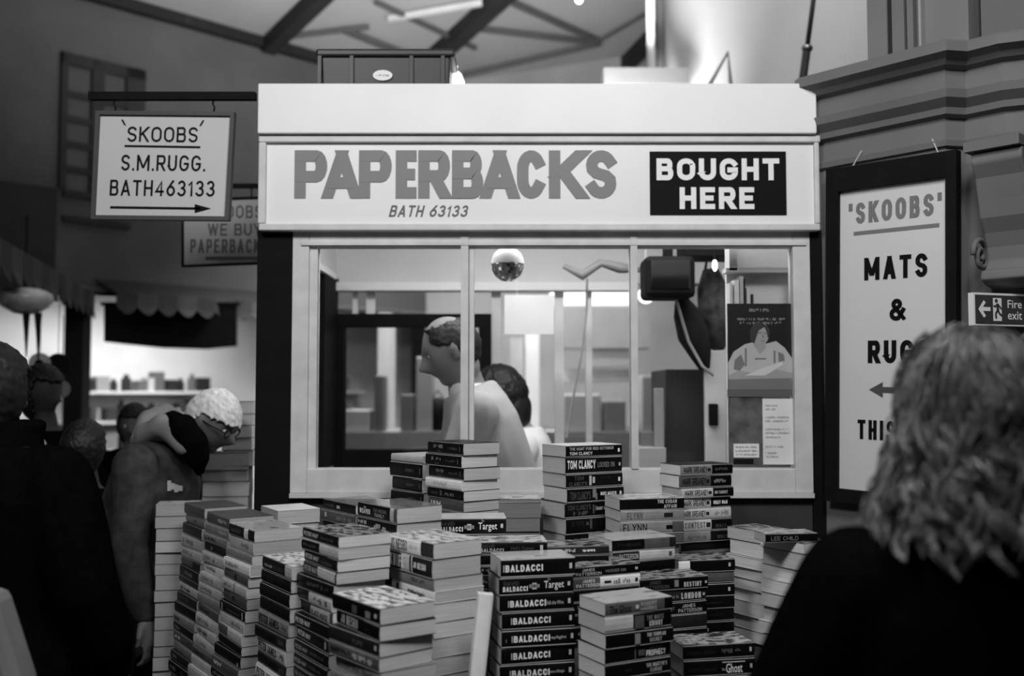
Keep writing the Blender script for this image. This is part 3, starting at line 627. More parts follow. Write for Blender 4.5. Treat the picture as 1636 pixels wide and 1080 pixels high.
# hall stalls seen through the kiosk
def far(name, m, x0, y0, x1, y1, Y, t, label, cat, **k): return rect(name, m, None, x0, y0, x1, y1, Y, Y + t, .01, label=label, cat=cat, **k)
slab('wall_far', mat('far_wall_plaster', .30, .9, .1, .2, 1.5), None, (-.9, 10.4, 0), (4.5, 10.7, 5.2), kind='structure')
hs = thing('far_stall', (0, 7.6, 0), 0, 'blurred white market stall seen through the kiosk glass', 'stall')
for i, (x0, y0, x1, y1, m, nm) in enumerate(((880, 466, 1012, 487, mat('stall_light_glow', .9, emit=.6), 'light_strip'), (940, 556, 1012, 586, M_white, 'white_shelf'), (890, 590, 1012, 610, M_inside, 'pale_shelf'),
        (890, 490, 1040, 556, mat('stall_back', .28), 'back_panel'), (540, 690, 740, 945, mat('stall_counter', .24), 'counter'), (745, 690, 1060, 945, mat('stall_counter_b', .2), 'counter'), (604, 500, 622, 780, M_inside, 'upright'), (840, 500, 862, 720, M_inside, 'upright'), (815, 540, 835, 720, mat('stall_back', .28), 'upright'))):
    rect(nm, m, hs, x0, y0, x1, 945 if nm == 'upright' else y1, 7.25 if nm == 'counter' else 7.6 + .1 * (i % 3), 7.9 + .1 * (i % 3))
for i, (x0, y0, x1, y1, v, lb_) in enumerate(((552, 655, 590, 720, .33, 'pale carton left on the far stall counter'), (598, 600, 612, 690, .10, 'slim dark stand on the far stall counter'), (640, 630, 660, 650, .12, 'small dark box on the far stall counter'), (665, 570, 690, 690, .3, 'tall pale panel leaning on the far stall'), (900, 630, 960, 690, .32, 'wide pale carton on the far stall under the shelf'), (965, 640, 1000, 700, .14, 'dark carton on the far stall beside the pale one'), (1025, 600, 1060, 700, .22, 'grey stock boxes at the right end of the far stall'))):
    far('stock_carton', mat('carton_%d' % i, v), x0, y0, x1, 690.5, 7.3, .25, lb_, 'box')

bk = thing('stock_basket', at(699, 690, 7.4), 0, 'round black basket on the far stall counter, seen under the shopkeeper chin', 'basket')
c = at(699, 690.5, 7.4); MB().lathe([(0, 0), (.055, 0), (.075, .08), (.085, .17), (.06, .24), (0, .26)], c, 18).build('basket_body', M_black, bk, smooth=True)
MB().tube([c + Vector((-.06, 0, .22)), c + Vector((0, 0, .31)), c + Vector((.06, 0, .22))], .008, 6).build('basket_handle', M_black, bk, smooth=True)
# crate and lamp on the kiosk roof
cr = thing('storage_crate', at(618, 132, KY + .35), 0, 'black ribbed plastic crate with a pale oval sticker, on the kiosk roof', 'crate')
Yc = KY + .12
def cbox(mb, x0, y0, x1, y1, Ya, Yb): a, b = at(x0, y1, Ya), at(x1, y0, Ya); return mb.box(a.x, Ya, a.z, b.x, Yb, b.z)
m_cr = mat('crate_plastic', .018, .4, .4, .2, 12)
a0, a1 = at(517, 134, Yc), at(716, 86, Yc); bz = 2.432
MB().prism([(a0.x, Yc, bz), (a1.x, Yc, bz), (a1.x + .008, Yc - .008, a1.z), (a0.x - .008, Yc - .008, a1.z)], (0, 0, 0), (0, .36, 0)).build('crate_body', m_cr, cr, bevel=.006)
b0, b1 = at(506, 93, Yc), at(727, 80, Yc)
MB().box(b0.x, Yc - .02, b0.z, b1.x, Yc + .38, b1.z).build('rim', m_cr, cr, bevel=.008)
for px in (512, 563, 658, 708):
    x = at(px, 100, Yc).x; MB().box(x - .006, Yc - .018, bz, x + .006, Yc + .001, a1.z).build('rib', m_cr, cr)
MB().box(at(500, 100, Yc).x + .012, Yc + .1, at(0, 108, Yc).z, a0.x + .005, Yc + .25, at(0, 92, Yc).z).build('handle', m_cr, cr, bevel=.004)
cc = at(612, 122, Yc); el = [(cc.x + .033 * math.cos(i * .3142), 0, cc.z + .018 * math.sin(i * .3142)) for i in range(20)]
stk = MB().prism([(x, Yc - .012, z) for x, y, z in el], (0, 0, 0), (0, .014, 0)).build('oval_sticker', M_white, cr)
s_ = MB(); marks(s_, (cc.x - .022, Yc - .0126, cc.z - .005), (1, 0, 0), (0, 0, 1), 0, 0, .045, .008, 0, rn); s_.build('sticker_print', mat('print_mid', .25), stk)
rl = thing('roof_bulb', at(728, 120, KY + .3), 0, 'white glowing bulb on the kiosk roof beside the black crate', 'lamp')
c_ = at(729, 120, KY + .3)
MB().lathe([(.0, .036), (.005, .034), (.006, .014), (.018, .004), (.03, -.026), (.03, -.05), (0, -.055)], c_, 16).build('lamp_shade', mat('roof_bulb_glow', .9, emit=3), rl, smooth=True)

# hanging SKOOBS board on a bar, and the second board behind
YS = KY - .05
hb = thing('bracket_sign', at(262, 352, YS), 0, 'white hanging board in a grey frame on a black bar, with name, number and arrow', 'sign')
a, b = at(143, 160, YS), at(409, 148, YS)
slab('bracket_bar', M_black, hb, (a.x, YS - .012, a.z), (b.x, YS + .012, b.z))
Cn = [at(147, 351, YS), at(367, 353, YS), at(376, 180, YS), at(155, 178, YS)]
def inset(q, d):
    c = sum(q, Vector()) / 4; return [p + Vector(((d if p.x < c.x else -d), 0, (d if p.z < c.z else -d))) for p in q]
ci = inset(Cn, .013); frm = MB()
for i in range(4):
    j = (i + 1) % 4; frm.prism([Cn[i], Cn[j], ci[j], ci[i]], (0, -.012, 0), (0, .014, 0))
frm.build('board_frame', mat('board_frame_grey', .055), hb)
bpn = MB().prism(ci, (0, -.003, 0), (0, .006, 0)).build('board_panel', mat('board_white', .52, .5, .3, .04, 5), hb)
lt = MB(); Yl = YS - .005; m3 = M_ink
tx = math.tan(R(.6)); ux_ = Vector((1, 0, -.011)).normalized(); uz_ = Vector((.03, 0, 1)).normalized()
def spx(txt, x0, y0, x1, y1, bold=.125):
    o = at(x0, y1, Yl); e = at(x1, y0, Yl); letter(lt, txt, o, ux_, uz_, e.x - o.x, e.z - o.z, bold, 4)
spx('SKOOBS', 203, 202, 316, 226); spx('S.M.RUGG.', 193, 247, 328, 272); spx('BATH463133', 175, 287, 343, 312)
def sln(x0, y0, x1, y1, w):
    p, q = at(x0, y0, Yl), at(x1, y1, Yl); h = Vector((0, 0, w / 2)) if abs(x1 - x0) > abs(y1 - y0) else Vector((w / 2, 0, 0))
    lt.add([p - h, q - h, q + h, p + h], [(0, 1, 2, 3)])
sln(199, 233, 320, 235, .006); sln(195, 191, 200, 200, .006); sln(325, 192, 320, 201, .006); sln(176, 331, 320, 333, .007)
lt.add([at(311, 326, Yl), at(337, 333, Yl), at(311, 340, Yl)], [(0, 1, 2)])
lt.build('board_lettering', M_ink, bpn)
for px in (183, 341):
    MB().tube([at(px, 160, YS), at(px - 1, 166, YS), at(px + 2, 172, YS), at(px, 180, YS)], .003, 6).build('hook', M_black, hb)
Y2 = 4.0
hb2 = thing('second_bracket_sign', at(352, 427, Y2), 0, 'second blurred white board in a thin black frame, hung behind the first board', 'sign')
Cn = [at(291, 427, Y2), at(430, 422, Y2), at(432, 314, Y2), at(291, 318, Y2)]; ci = inset(Cn, .009); frm = MB()
for i in range(4):
    j = (i + 1) % 4; frm.prism([Cn[i], Cn[j], ci[j], ci[i]], (0, -.01, 0), (0, .012, 0))
frm.build('board_frame', M_black, hb2)
bpn = MB().prism(ci, (0, -.003, 0), (0, .004, 0)).build('board_panel', mat('board_dull_white', .36, .5, .3, .04, 5), hb2)
lt = MB(); Yl = Y2 - .006
for txt, x0, y0, x1, y1 in (("'SKOOBS'", 325, 328, 425, 348), ('WE BUY', 332, 357, 418, 376), ('PAPERBACKS', 304, 382, 428, 404)): fpx(lt, txt, x0, y0, x1, y1, .14, Yl)
fpx(lt, '_', 328, 410, 425, 415, 0, Yl)
lt.build('board_lettering', mat('faded_letter', .10), bpn)
slab('bracket_bar', M_black, hb2, at(300, 300, Y2), (-.826, Y2 + .02, at(425, 293, Y2).z))
for px in (306, 402): MB().tube([at(px, 298, Y2 + .01), at(px, 319, Y2)], .003, 6).build('hook', M_black, hb2)

# ------------------------------------------------------------------ books
TONE = {'k': 'black', 'd': 'charcoal', 'm': 'dark grey', 'g': 'mid grey', 'l': 'pale grey', 'w': 'white'}
BOOK_GROUP = 'paperbacks piled in front of the kiosk'
def book_meshes(L, W, T, segs, art, paper):
    ct = .0009; cov = MB(); tones = []
    def ti(k):
        if k not in tones: tones.append(k)
        return tones.index(k)
    top = ti(art if art else segs[-1][1]); bot = ti(segs[-1][1])
    cov.box(0, 0.0012, 0, L, W, ct, bot); cov.box(0, .0012, T - ct, L, W, T, top)
    prof = [(.0014, 0), (-.0006, T * .18), (-.0012, T * .5), (-.0006, T * .82), (.0014, T)]
    inn = [(.0016, ct), (.0004, T * .5), (.0016, T - ct)]
    x = 0
    for fr_, tn in segs:
        x1 = L * fr_; i = ti(tn)
        vs = [(xx, y, z) for xx in (x, x1) for y, z in prof]
        cov.add(vs, [(j, 5 + j, 6 + j, 1 + j) for j in range(4)], i); x = x1
    vs = [(0, y, z) for y, z in prof] + [(0, y, z) for y, z in inn]; cov.add(vs, [(0, 1, 6, 5), (1, 2, 6), (2, 3, 6), (3, 4, 7, 6)], ti(segs[0][1]))
    vs = [(L, y, z) for y, z in prof] + [(L, y, z) for y, z in inn]; cov.add(vs, [(5, 6, 1, 0), (6, 2, 1), (6, 3, 2), (6, 7, 4, 3)], ti(segs[-1][1]))
    mats = [ART[t] if t in ART else BK[t] for t in tones]
    pg = MB().box(.0006, .0007, ct, L - .0006, W - .001, T - ct)
    return cov, mats, pg
def make_book(origin, rz, L, W, T, segs, texts, label, art=None, paper=0, rnd=random, cover_txt=None, kind='paperback'):
    o = thing(kind, origin, rz, label, 'book', BOOK_GROUP)
    cov, mats, pg = book_meshes(L, W, T, segs, art, paper)
    cov.build('cover', mats, o, local=True); pg.build('page_block', PAPER[paper], o, local=True)
    if texts:
        tn = []; lt = MB()
        for t in texts:
            s_, x0, x1, z0, z1, k = t[:6]; wt = t[6] if len(t) > 6 else .17
            if k not in tn: tn.append(k)
            O = (0, -.0016, 0)
            if s_ is None: marks(lt, O, (1, 0, 0), (0, 0, 1), x0 * L, z0 * T, x1 * L, z1 * T, tn.index(k), rnd)
            elif s_ == '#': quad(lt, O, (1, 0, 0), (0, 0, 1), x0 * L, z0 * T, x1 * L, z1 * T, tn.index(k))
            else: letter(lt, s_, (x0 * L, -.0016, z0 * T), (1, 0, 0), (0, 0, 1), (x1 - x0) * L, (z1 - z0) * T, wt, 2, tn.index(k))
        lt.build('spine_lettering', [BK[k] for k in tn], o, local=True)
    if cover_txt:
        lt = MB(); tn = []
        for s_, x0, x1, y0, y1, k in cover_txt:
            if k not in tn: tn.append(k)
            if s_ is None: marks(lt, (0, 0, T + .0004), (1, 0, 0), (0, 1, 0), x0 * L, y0 * W, x1 * L, y1 * W, tn.index(k), rnd)
            else: quad(lt, (0, 0, T + .0003), (1, 0, 0), (0, 1, 0), x0 * L, y0 * W, x1 * L, y1 * W, tn.index(k))
        lt.build('cover_print', [BK[k] for k in tn], o, local=True)
    return o
ORD = ['topmost', 'second', 'third', 'fourth', 'fifth', 'sixth', 'seventh', 'eighth', 'ninth', 'tenth', 'eleventh', 'twelfth', 'thirteenth', 'fourteenth', 'fifteenth', 'sixteenth', 'seventeenth', 'eighteenth', 'nineteenth', 'twentieth']
RISERS = []
def stack(desc, mode, xc, yc, Y, theta, L, W, ybot, books, fill='kdm', fillt=20, jit=.003, jyaw=2.0, seed=0, papers=(0, 1), drift=(0, 0), riser=True):
    """a pile: near corner seen at pixel (xc,yc) of its top book, at distance Y; theta turns its right-hand face.
    mode R / L: spines on the right / left face; P / Q: fore-edges on the right / left face. books from the top: (px thick, segs, texts, art, cover print)"""
    rnd = random.Random(seed * 77 + 5)
    top = at(xc, yc, Y); z = top.z; zb_ = at(xc, ybot, Y).z; th0 = R(theta)
    specs = list(books); tot = sum(b[0] for b in specs) * Y / F
    while z - tot > zb_ + .004:
        t = fillt * rnd.uniform(.78, 1.25); k = rnd.choice(fill); tk = 'w' if k in 'kdm' else 'k'
        tx = [] if rnd.random() < .25 else [(None, .08, rnd.uniform(.3, .55), .35, .7, 'g' if k in 'kd' else tk)] + ([(None, .62, .85, .4, .65, 'm' if k in 'kd' else 'm')] if rnd.random() < .6 else [])
        specs.append((t, [(1, k)], tx)); tot += t * Y / F
    n = len(specs)
    for i, b in enumerate(specs):
        T = b[0] * Y / F; z -= T
        th = th0 + R(rnd.uniform(-jyaw, jyaw)) * (1 if i else .3)
        r = Vector((math.cos(th), math.sin(th), 0)); l = Vector((-math.sin(th), math.cos(th), 0))
        dl = L * rnd.uniform(-.02, .0); Lb = L + (dl if i else 0)
        Nc = Vector((top.x + drift[0] * (top.z - z), top.y + drift[1] * (top.z - z), 0)) + (r * rnd.uniform(-jit, jit) + l * rnd.uniform(-jit, jit) if i else Vector())
        if mode == 'R': O, a = Nc, th
        elif mode == 'L': O, a = Nc + l * Lb, th - math.pi / 2
        elif mode == 'P': O, a = Nc + l * W + r * Lb, th + math.pi
        else: O, a = Nc + r * W, th + math.pi / 2
        O = O.copy(); O.z = z
        tone = TONE[max(b[1], key=lambda s_: s_[0] if len(b[1]) == 1 else b[1][0][0])[1]] if len(b[1]) == 1 else TONE[b[1][0][1]] + ' and ' + TONE[b[1][1][1]] if b[1][0][1] != b[1][1][1] else TONE[b[1][0][1]]
        lab = '%s paperback, %s %s' % (tone, ORD[i], 'of ' + desc if i == 0 else 'down ' + desc)
        make_book(O, a, Lb, W, T - .0004, b[1], b[2], lab, b[3] if len(b) > 3 and b[3] else None, rnd.choice(papers), rnd, b[4] if len(b) > 4 else None)
    if riser: RISERS.append((top.x, top.y, th0, mode, L, W, z))
K1 = [(1, 'k')]
def one(k): return [(1, k)]
LB, WB, LA, WA = .198, .129, .178, .111
pub = ('#', .925, .955, .35, .65, 'l')
# row of three piles at the left, spines half turned away
def mk(k, a=.1, b=.6): return [(None, a, b, .32, .68, k)]
stack('the far left end pile of grey spines', 'L', 328, 812, 2.97, 34, LB, WB, 1100, [(18, one('m'), []), (14, one('g'), mk('m', .4, .6)), (19, one('d'), mk('m')), (20, one('l'), mk('g')), (17, one('l'), mk('g')), (13, [(.62, 'm'), (1, 'k')], []), (19, one('k'), mk('g', .3, .7)), (9, one('d'), []), (15, one('l'), mk('k')), (17, one('d'), mk('m')), (18, one('k'), [])], 'kkdgm', 17, seed=1, drift=(-.07, -.02), papers=(1, 2))
stack('the middle pile in the left row', 'L', 368, 828, 2.79, 34, LB, WB, 1110, [(18, one('m'), mk('l', .5, .9)), (16, one('g'), mk('l', .55, .95)), (14, one('g'), mk('d')), (16, one('k'), mk('g', .3, .4)), (17, one('l'), mk('g')), (17, one('w'), mk('g', .1, .6)), (17, one('l'), mk('g')), (17, one('l'), mk('g')), (16, one('g'), []), (17, one('m'), mk('d')), (18, one('l'), mk('g')), (18, one('l'), mk('m')), (18, one('l'), mk('g')), (14, one('m'), mk('d'))], 'glml', 17, seed=2, drift=(-.09, -.02), papers=(1, 2))
stack('the nearest pile in the left row', 'L', 408, 848, 2.6, 34, LB, WB, 1120, [(19, [(.62, 'k'), (.78, 'w'), (1, 'k')], mk('m', .1, .5), 'B'), (20, one('l'), mk('g', .5, .8)), (16, one('g'), []), (18, one('w'), mk('g')), (17, one('m'), [(None, .45, .55, .2, .8, 'd')]), (17, [(.5, 'l'), (.53, 'm'), (1, 'l')], mk('g', .1, .4)), (18, one('m'), mk('d', .4, .5)), (19, one('k'), [('#', .08, .12, .2, .8, 'l'), ('#', .9, .94, .2, .8, 'l'), (None, .3, .8, .3, .5, 'm')]), (19, one('l'), mk('g', .5, .85)), (18, [(.4, 'm'), (1, 'l')], []), (15, one('k'), mk('d', .1, .8)), (19, one('k'), [('#', .9, .94, .1, .4, 'l')])], 'glkm', 18, seed=3, drift=(-.10, -.02), papers=(1, 2))
# Peter James and Peter May piles
def pj(k, tk): return (22, one(k), [('PETER JAMES', .05, .70, .22, .78, tk, .2), (None, .78, .95, .3, .7, 'm')])
stack('the pile of bold author spines', 'L', 468, 905, 2.36, 34, LB, WB, 1130, [(22, [(.78, 'k'), (1, 'l')], [('WEAVER', .08, .36, .28, .5, 'l', .2), ('BLACK', .42, .72, .25, .6, 'm', .16)], 'A'), (21, one('k'), mk('d', .1, .5)), (23, one('k'), []), (23, one('k'), []), pj('g', 'k'), pj('d', 'k'), pj('l', 'k'), pj('d', 'k'), pj('w', 'k')], 'kd', 21, seed=4, jyaw=1.5, drift=(-.06, -.02), papers=(1, 2))
def pm_(k='k', tk='w', x1=.46): return [('PETER MAY', .04, x1, .32, .7, tk, .17)]
stack('the tall dark pile by the front', 'L', 542, 857, 2.21, 34, LB, WB, 1140, [(19, K1, pm_() + [(None, .52, .88, .35, .6, 'm')], 'D'), (18, [(.5, 'k'), (1, 'l')], [(None, .06, .44, .4, .7, 'm')]), (20, K1, pm_() + [(None, .5, .85, .3, .55, 'm')]), (19, [(.45, 'd'), (.98, 'l'), (1, 'k')], [('PETER MAY', .04, .44, .25, .75, 'l', .17), ('FREEZEFRAME', .48, .97, .15, .65, 'w', .2)]), (24, K1, [(None, .3, .9, .4, .7, 'm')]), (19, [(.35, 'k'), (1, 'l')], [(None, .5, .9, .25, .75, 'm')]), (22, [(.33, 'k'), (.93, 'l'), (1, 'm')], [('BLACK', .36, .60, .2, .6, 'k', .16), ('HOUSE', .63, .86, .2, .6, 'k', .16)]), (22, K1, pm_() + [(None, .5, .85, .4, .6, 'd')]), (22, K1, pm_(x1=.44) + [(None, .55, .85, .4, .6, 'd'), ('#', .88, .92, .3, .8, 'l')]), (22, K1, [('PETER MAY', .05, .42, .35, .65, 'l', .14), (None, .46, .88, .4, .65, 'm')]), (22, K1, [('PETER MAY', .03, .42, .35, .65, 'l', .14), (None, .46, .85, .4, .65, 'm')])], 'k', 21, seed=5, jyaw=2.2, drift=(-.07, -.02))
# Weaver pile and the one behind it
stack('the pile topped by the missing family thriller', 'L', 634, 812, 2.41, 37, LB, WB, 950, [(25, [(.84, 'k'), (.93, 'l'), (1, 'm')], [('TIM', .17, .23, .62, .75, 'w', .16), ('WEAVER', .06, .34, .28, .6, 'w', .2), ('THE MISSING', .42, .76, .5, .72, 'g', .14), ('FAMILY', .46, .70, .18, .42, 'l', .15)], 'G'), (20, K1, [(None, .03, .25, .5, .8, 'l'), (None, .45, .85, .2, .7, 'l')]), (18, one('w'), [])], 'kg', 20, seed=6)
stack('the pile behind the missing family thriller', 'L', 568, 807, 2.6, 36, LB, WB, 900, [(16, K1, [(None, .08, .38, .3, .6, 'm'), ('#', .45, .55, .3, .6, 'l')], 'G'), (19, one('m'), [('#', .14, .2, .4, .8, 'l'), (None, .45, .9, .3, .6, 'g')]), (16, one('k'), []), (15, one('g'), [])], 'kg', 17, seed=7)
# white Nesbo pile, front pile
stack('the pile behind the nearest front pile', 'L', 692, 868, 2.2, 36, LB, WB, 1140, [(26, [(.74, 'w'), (1, 'd')], [('JO NESBO', .06, .44, .15, .8, 'm', .16), (None, .5, .7, .3, .6, 'l')], 'A'), (31, [(.3, 'k'), (.5, 'l'), (.54, 'k'), (.57, 'l'), (1, 'k')], [('KNIFE', .04, .38, .2, .85, 'w', .17), ('JO NESBO', .60, .88, .35, .68, 'w', .17)]), (19, one('g'), mk('m', .5, .8)), (19, one('w'), [(None, .4, .8, .3, .6, 'k'), ('#', .12, .18, .3, .8, 'd')]), (30, one('m'), [])], 'kgl', 26, seed=8, jyaw=1.2)
stack('the nearest pile, white patterned cover on top', 'L', 607, 972, 1.99, 37, LB, WB, 1160, [(27, K1, [('#', .44, .54, .2, .7, 'm'), ('#', .72, .82, .2, .6, 'g'), ('#', .9, .95, .35, .6, 'l')], 'A', [(None, .08 + .3 * (i % 3), .3 + .3 * (i % 3), .1 + .11 * i, .17 + .11 * i, 'm') for i in range(8)]), (25, K1, [('JO NESBO', .12, .52, .2, .85, 'l', .16), (None, .62, .85, .3, .6, 'd')]), (25, one('d'), [(None, .5, .72, .3, .65, 'm'), ('#', .92, .96, .4, .7, 'l')]), (23, one('m'), [(None, .05, .45, .35, .7, 'd'), (None, .5, .9, .3, .7, 'l')]), (24, one('g'), mk('m', .2, .9)), (25, one('g'), [('#', .45, .9, .1, .9, 'd'), (None, .05, .35, .3, .7, 'm')])], 'gk', 24, seed=9, jyaw=3, jit=.006)
# Baldacci pile and the behind
def ba(title=None, z0=.30, z1=.68, x0=.04, x1=.54, ic=False, t=27):
    tx = [('#', x0 - .028, x0 - .016, z0, z1, 'l'), ('BALDACCI', x0, x1, z0, z1, 'w', .21), ('#', .92, .955, .38, .68, 'l')]
    if title: tx.append((title, .60, .86, .36, .58, 'l', .13))
    if ic: tx.append((None, .05, .08, .3, .6, 'm'))
    return (t, K1, tx)
tgt = lambda z: [('DAVID', .06, .26, .56, .78, 'm', .14), ('BALDACCI', .05, .38, .22, .50, 'w', .19), ('#', .40, .54, .38, .58, 'g'), ('#', .44, .50, .30, .66, 'l'), ('The', .645, .685, .78, .9, 'l', .13), ('Target', .60, .87, .2, .74, 'w', .15), ('#', .92, .955, .42, .66, 'l')]
stack('the black pile with bold white lettering', 'R', 800, 894, 2.3, 14, LA, WA, 1130, [ba(None, .30, .68, .06, .56, t=29) + ('B',), (28, K1, tgt(0)), ba('Walk the Wire', x0=.14, x1=.62, ic=True), ba(None, x0=.15, x1=.66), ba('Daylight', x0=.16, x1=.64, ic=True), ba(None, x0=.16, x1=.66), ba('A Minute to Midnight', x0=.16, x1=.66)], 'k', 27, seed=10, jit=.005, jyaw=1.6)
stack('the pair behind the white-lettered pile', 'R', 697, 828, 2.55, 3, LA, WA, 900, [(27, K1, tgt(0), 'l'), (18, one('d'), [])], 'kd', 18, seed=11)
stack('the low pile in front of the Target book', 'R', 758, 866, 2.44, 4, LA, WA, 950, [(19, K1, [('DAVID', .10, .28, .52, .78, 'm', .14), ('BALDACCI', .08, .40, .15, .46, 'l', .18), ("Hell's Corner", .50, .82, .3, .6, 'm', .13), ('#', .9, .94, .3, .7, 'l')], 'A'), (18, K1, [])], 'kd', 18, seed=12)
stack('the low pile behind the white-lettered pile', 'R', 866, 874, 2.49, 12, LA * .97, WA, 960, [(14, one('d'), [(None, .1, .5, .3, .7, 'l'), (None, .6, .8, .3, .6, 'w')], 'D'), (18, K1, [])], 'kd', 18, seed=13)
# piles on the kiosk sill side: dark series
def fy(t=20): return (t, K1, [('Filly', .18, .30, .45, .72, 'g', .12), ('Dare', .32, .46, .45, .72, 'g', .12), (None, .58, .85, .35, .55, 'd'), ('#', .9, .93, .25, .6, 'm')])
fly = lambda t: (t, K1, [(None, .18, .46, .45, .75, 'g'), (None, .28, .40, .15, .3, 'm'), (None, .58, .85, .4, .6, 'm'), ('#', .9, .93, .3, .7, 'm')])
stack('the uniform dark pile before the left window', 'L', 740, 708, 2.73, 36, .186, .122, 830, [fly(20), fly(20), fly(20), (16, one('w'), mk('l', .2, .6)), (17, K1, [(None, .1, .3, .35, .6, 'm'), (None, .5, .8, .35, .65, 'g'), ('#', .36, .42, .3, .8, 'm')])], 'dm', 19, seed=14, jit=.004, papers=(0, 0, 1))
dk = lambda t: (t, K1, [(None, .12, .4, .3, .6, 'd'), (None, .5, .78, .4, .6, 'm'), ('#', .92, .95, .3, .7, 'm')])
stack('the black pile left of the dark uniform pile', 'L', 676, 729, 2.92, 36, .186, .122, 830, [(12, one('l'), []), (25, K1, dk(1)[2]), (22, K1, dk(1)[2]), (21, K1, dk(1)[2])], 'dk', 19, seed=15)
stack('the grey block pile below the window', 'P', 788, 797, 2.80, 5, .135, .11, 900, [(6, one('l'), [], 'A'), (24, one('g'), []), (22, one('m'), [])], 'mg', 22, seed=16, papers=(3,), jyaw=1)
# Clancy
def cl(tx, t=22, k='k', art=None): return (t, one(k), tx + [('#', .92, .955, .35, .65, 'w')], art)
stack('the tall pile of action thrillers at centre', 'R', 904, 712, 2.86, 30, LB, WB, 900, [cl([('THE HUNT FOR RED OCTOBER', .06, .84, .58, .82, 'l', .16), ('TOM CLANCY', .06, .46, .18, .44, 'w', .17)], 19, art='w'), (27, K1, [('TOM CLANCY', .03, .52, .3, .82, 'w', .22), ('LOCKED ON', .56, .86, .36, .66, 'g', .15), ('#', .94, .97, .4, .6, 'l')]), cl([('TOM', .14, .30, .55, .85, 'm', .16), ("CLANCY'S", .05, .36, .12, .42, 'm', .16), ('#', .40, .44, .15, .85, 'l'), ('#', .46, .50, .3, .75, 'l'), (None, .6, .85, .55, .75, 'd')], 22), cl([("TOM CLANCY'S", .05, .40, .2, .75, 'm', .16), ('#', .44, .50, .3, .9, 'g'), ('#', .49, .52, .15, .6, 'g'), ('MIKE MADEN', .58, .86, .42, .66, 'w', .16)], 23), cl([("TOM CLANCY'S", .05, .46, .5, .84, 'm', .15), (None, .08, .42, .15, .42, 'm'), ('#', .50, .53, .2, .8, 'm'), ('#', .55, .57, .4, .7, 'g'), ('MARC CAMERON', .58, .88, .42, .64, 'l', .15)], 24), (26, K1, [(None, .1, .3, .5, .8, 'd'), (None, .35, .45, .3, .9, 'm')])], 'k', 24, seed=17, jit=.005)  # topmost cover is white to hold the glare on it
stack('the pile topped by the Cuban Affair', 'R', 990, 797, 2.77, 14, LB * .97, WB * .97, 870, [(19, K1, [('THE CUBAN', .58, .88, .55, .85, 'l', .18), ('AFFAIR', .68, .88, .14, .44, 'l', .18)], 'A'), (17, one('g'), [('FLYNN', .10, .34, .2, .8, 'm', .12), ('#', .68, .82, .3, .7, 'd')]), (21, [(.82, 'g'), (1, 'm')], [('FLYNN', .05, .42, .25, .8, 'k', .12), ('#', .72, .82, .35, .65, 'k')])], 'kdm', 20, seed=18)
def mg(a, b, tx, t=18): return (t, [(.60, a), (1, b)], [('MARK GREANEY', .06, .50, .25, .78, 'k', .17), ('#', .51, .57, .35, .65, 'd')] + tx)
stack('the pile of half pale, half black spines', 'R', 1087, 743, 2.87, 23, LA, WA, 1000, [mg('g', 'k', [(None, .66, .9, .4, .65, 'm')], 17), mg('m', 'k', [(None, .66, .9, .35, .65, 'g')], 20), mg('l', 'k', [('ON TARGET', .63, .88, .35, .65, 'l', .2)], 16), mg('l', 'k', [('GRAY MAN', .65, .93, .32, .68, 'w', .22)], 17), mg('l', 'l', [(None, .68, .95, .3, .7, 'g')], 17), (18, [(.60, 'l'), (1, 'k')], [('CONTEST', .10, .48, .25, .75, 'm', .15), ('#', .5, .58, .3, .7, 'd'), ('REILLY', .68, .88, .2, .5, 'm', .16)]), (18, [(.55, 'g'), (1, 'k')], [('PATTERSON', .12, .46, .25, .6, 'm', .15), ('REILLY', .68, .88, .25, .55, 'm', .16)]), (15, one('k'), []), (14, [(.5, 'k'), (.98, 'm'), (1, 'k')], [])], 'kkd', 19, seed=19, jit=.005)
stack('the pile under the glossy tilted cover at centre', 'R', 978, 863, 2.58, 24, LB * .97, WB, 980, [(19, [(.5, 'k'), (.9, 'm'), (1, 'd')], [(None, .08, .45, .4, .7, 'd')], 'B'), (17, [(.42, 'd'), (1, 'l')], [('PATTERSON', .10, .40, .25, .75, 'l', .15), ('#', .9, .95, .3, .7, 'm')]), (20, K1, [])], 'kd', 20, seed=20)
stack('the pile right of the bold white-lettered pile', 'R', 914, 907, 2.41, 24, LB * .95, WA, 1010, [(17, K1, [('JAMES', .14, .32, .55, .82, 'l', .16), ('PATTERSON', .05, .42, .18, .46, 'l', .16), ('MURDER INN', .48, .78, .32, .6, 'g', .14), ('#', .92, .96, .4, .65, 'l')], 'D'), (19, [(.40, 'm'), (1, 'w')], [('JAMES', .14, .32, .55, .82, 'w', .16), ('PATTERSON', .05, .42, .18, .46, 'w', .16), ('#', .46, .56, .4, .6, 'd'), (None, .6, .84, .3, .7, 'g'), ('#', .92, .96, .35, .65, 'd')]), (19, K1, [])], 'k', 20, seed=21)
stack('the dark pile behind the Ghost pile', 'R', 1022, 926, 2.48, 19, LB * .96, WA, 1040, [(20, K1, [('JAMES', .14, .30, .55, .82, 'm', .15), ('PATTERSON', .05, .42, .18, .46, 'm', .15), ('#', .50, .56, .25, .8, 'g'), ('DESTINY', .64, .90, .2, .6, 'l', .2), ('#', .95, .98, .4, .6, 'l')], 'D'), (20, [(.25, 'g'), (1, 'd')], [(None, .3, .58, .3, .55, 'g'), ('LONDON', .62, .92, .2, .7, 'l', .2), ('#', .95, .98, .4, .6, 'l')], None), (20, K1, [('JAMES', .62, .82, .55, .82, 'l', .15), ('PATTERSON', .56, .92, .18, .46, 'l', .15), (None, .34, .5, .3, .7, 'm')])], 'kd', 20, seed=22)
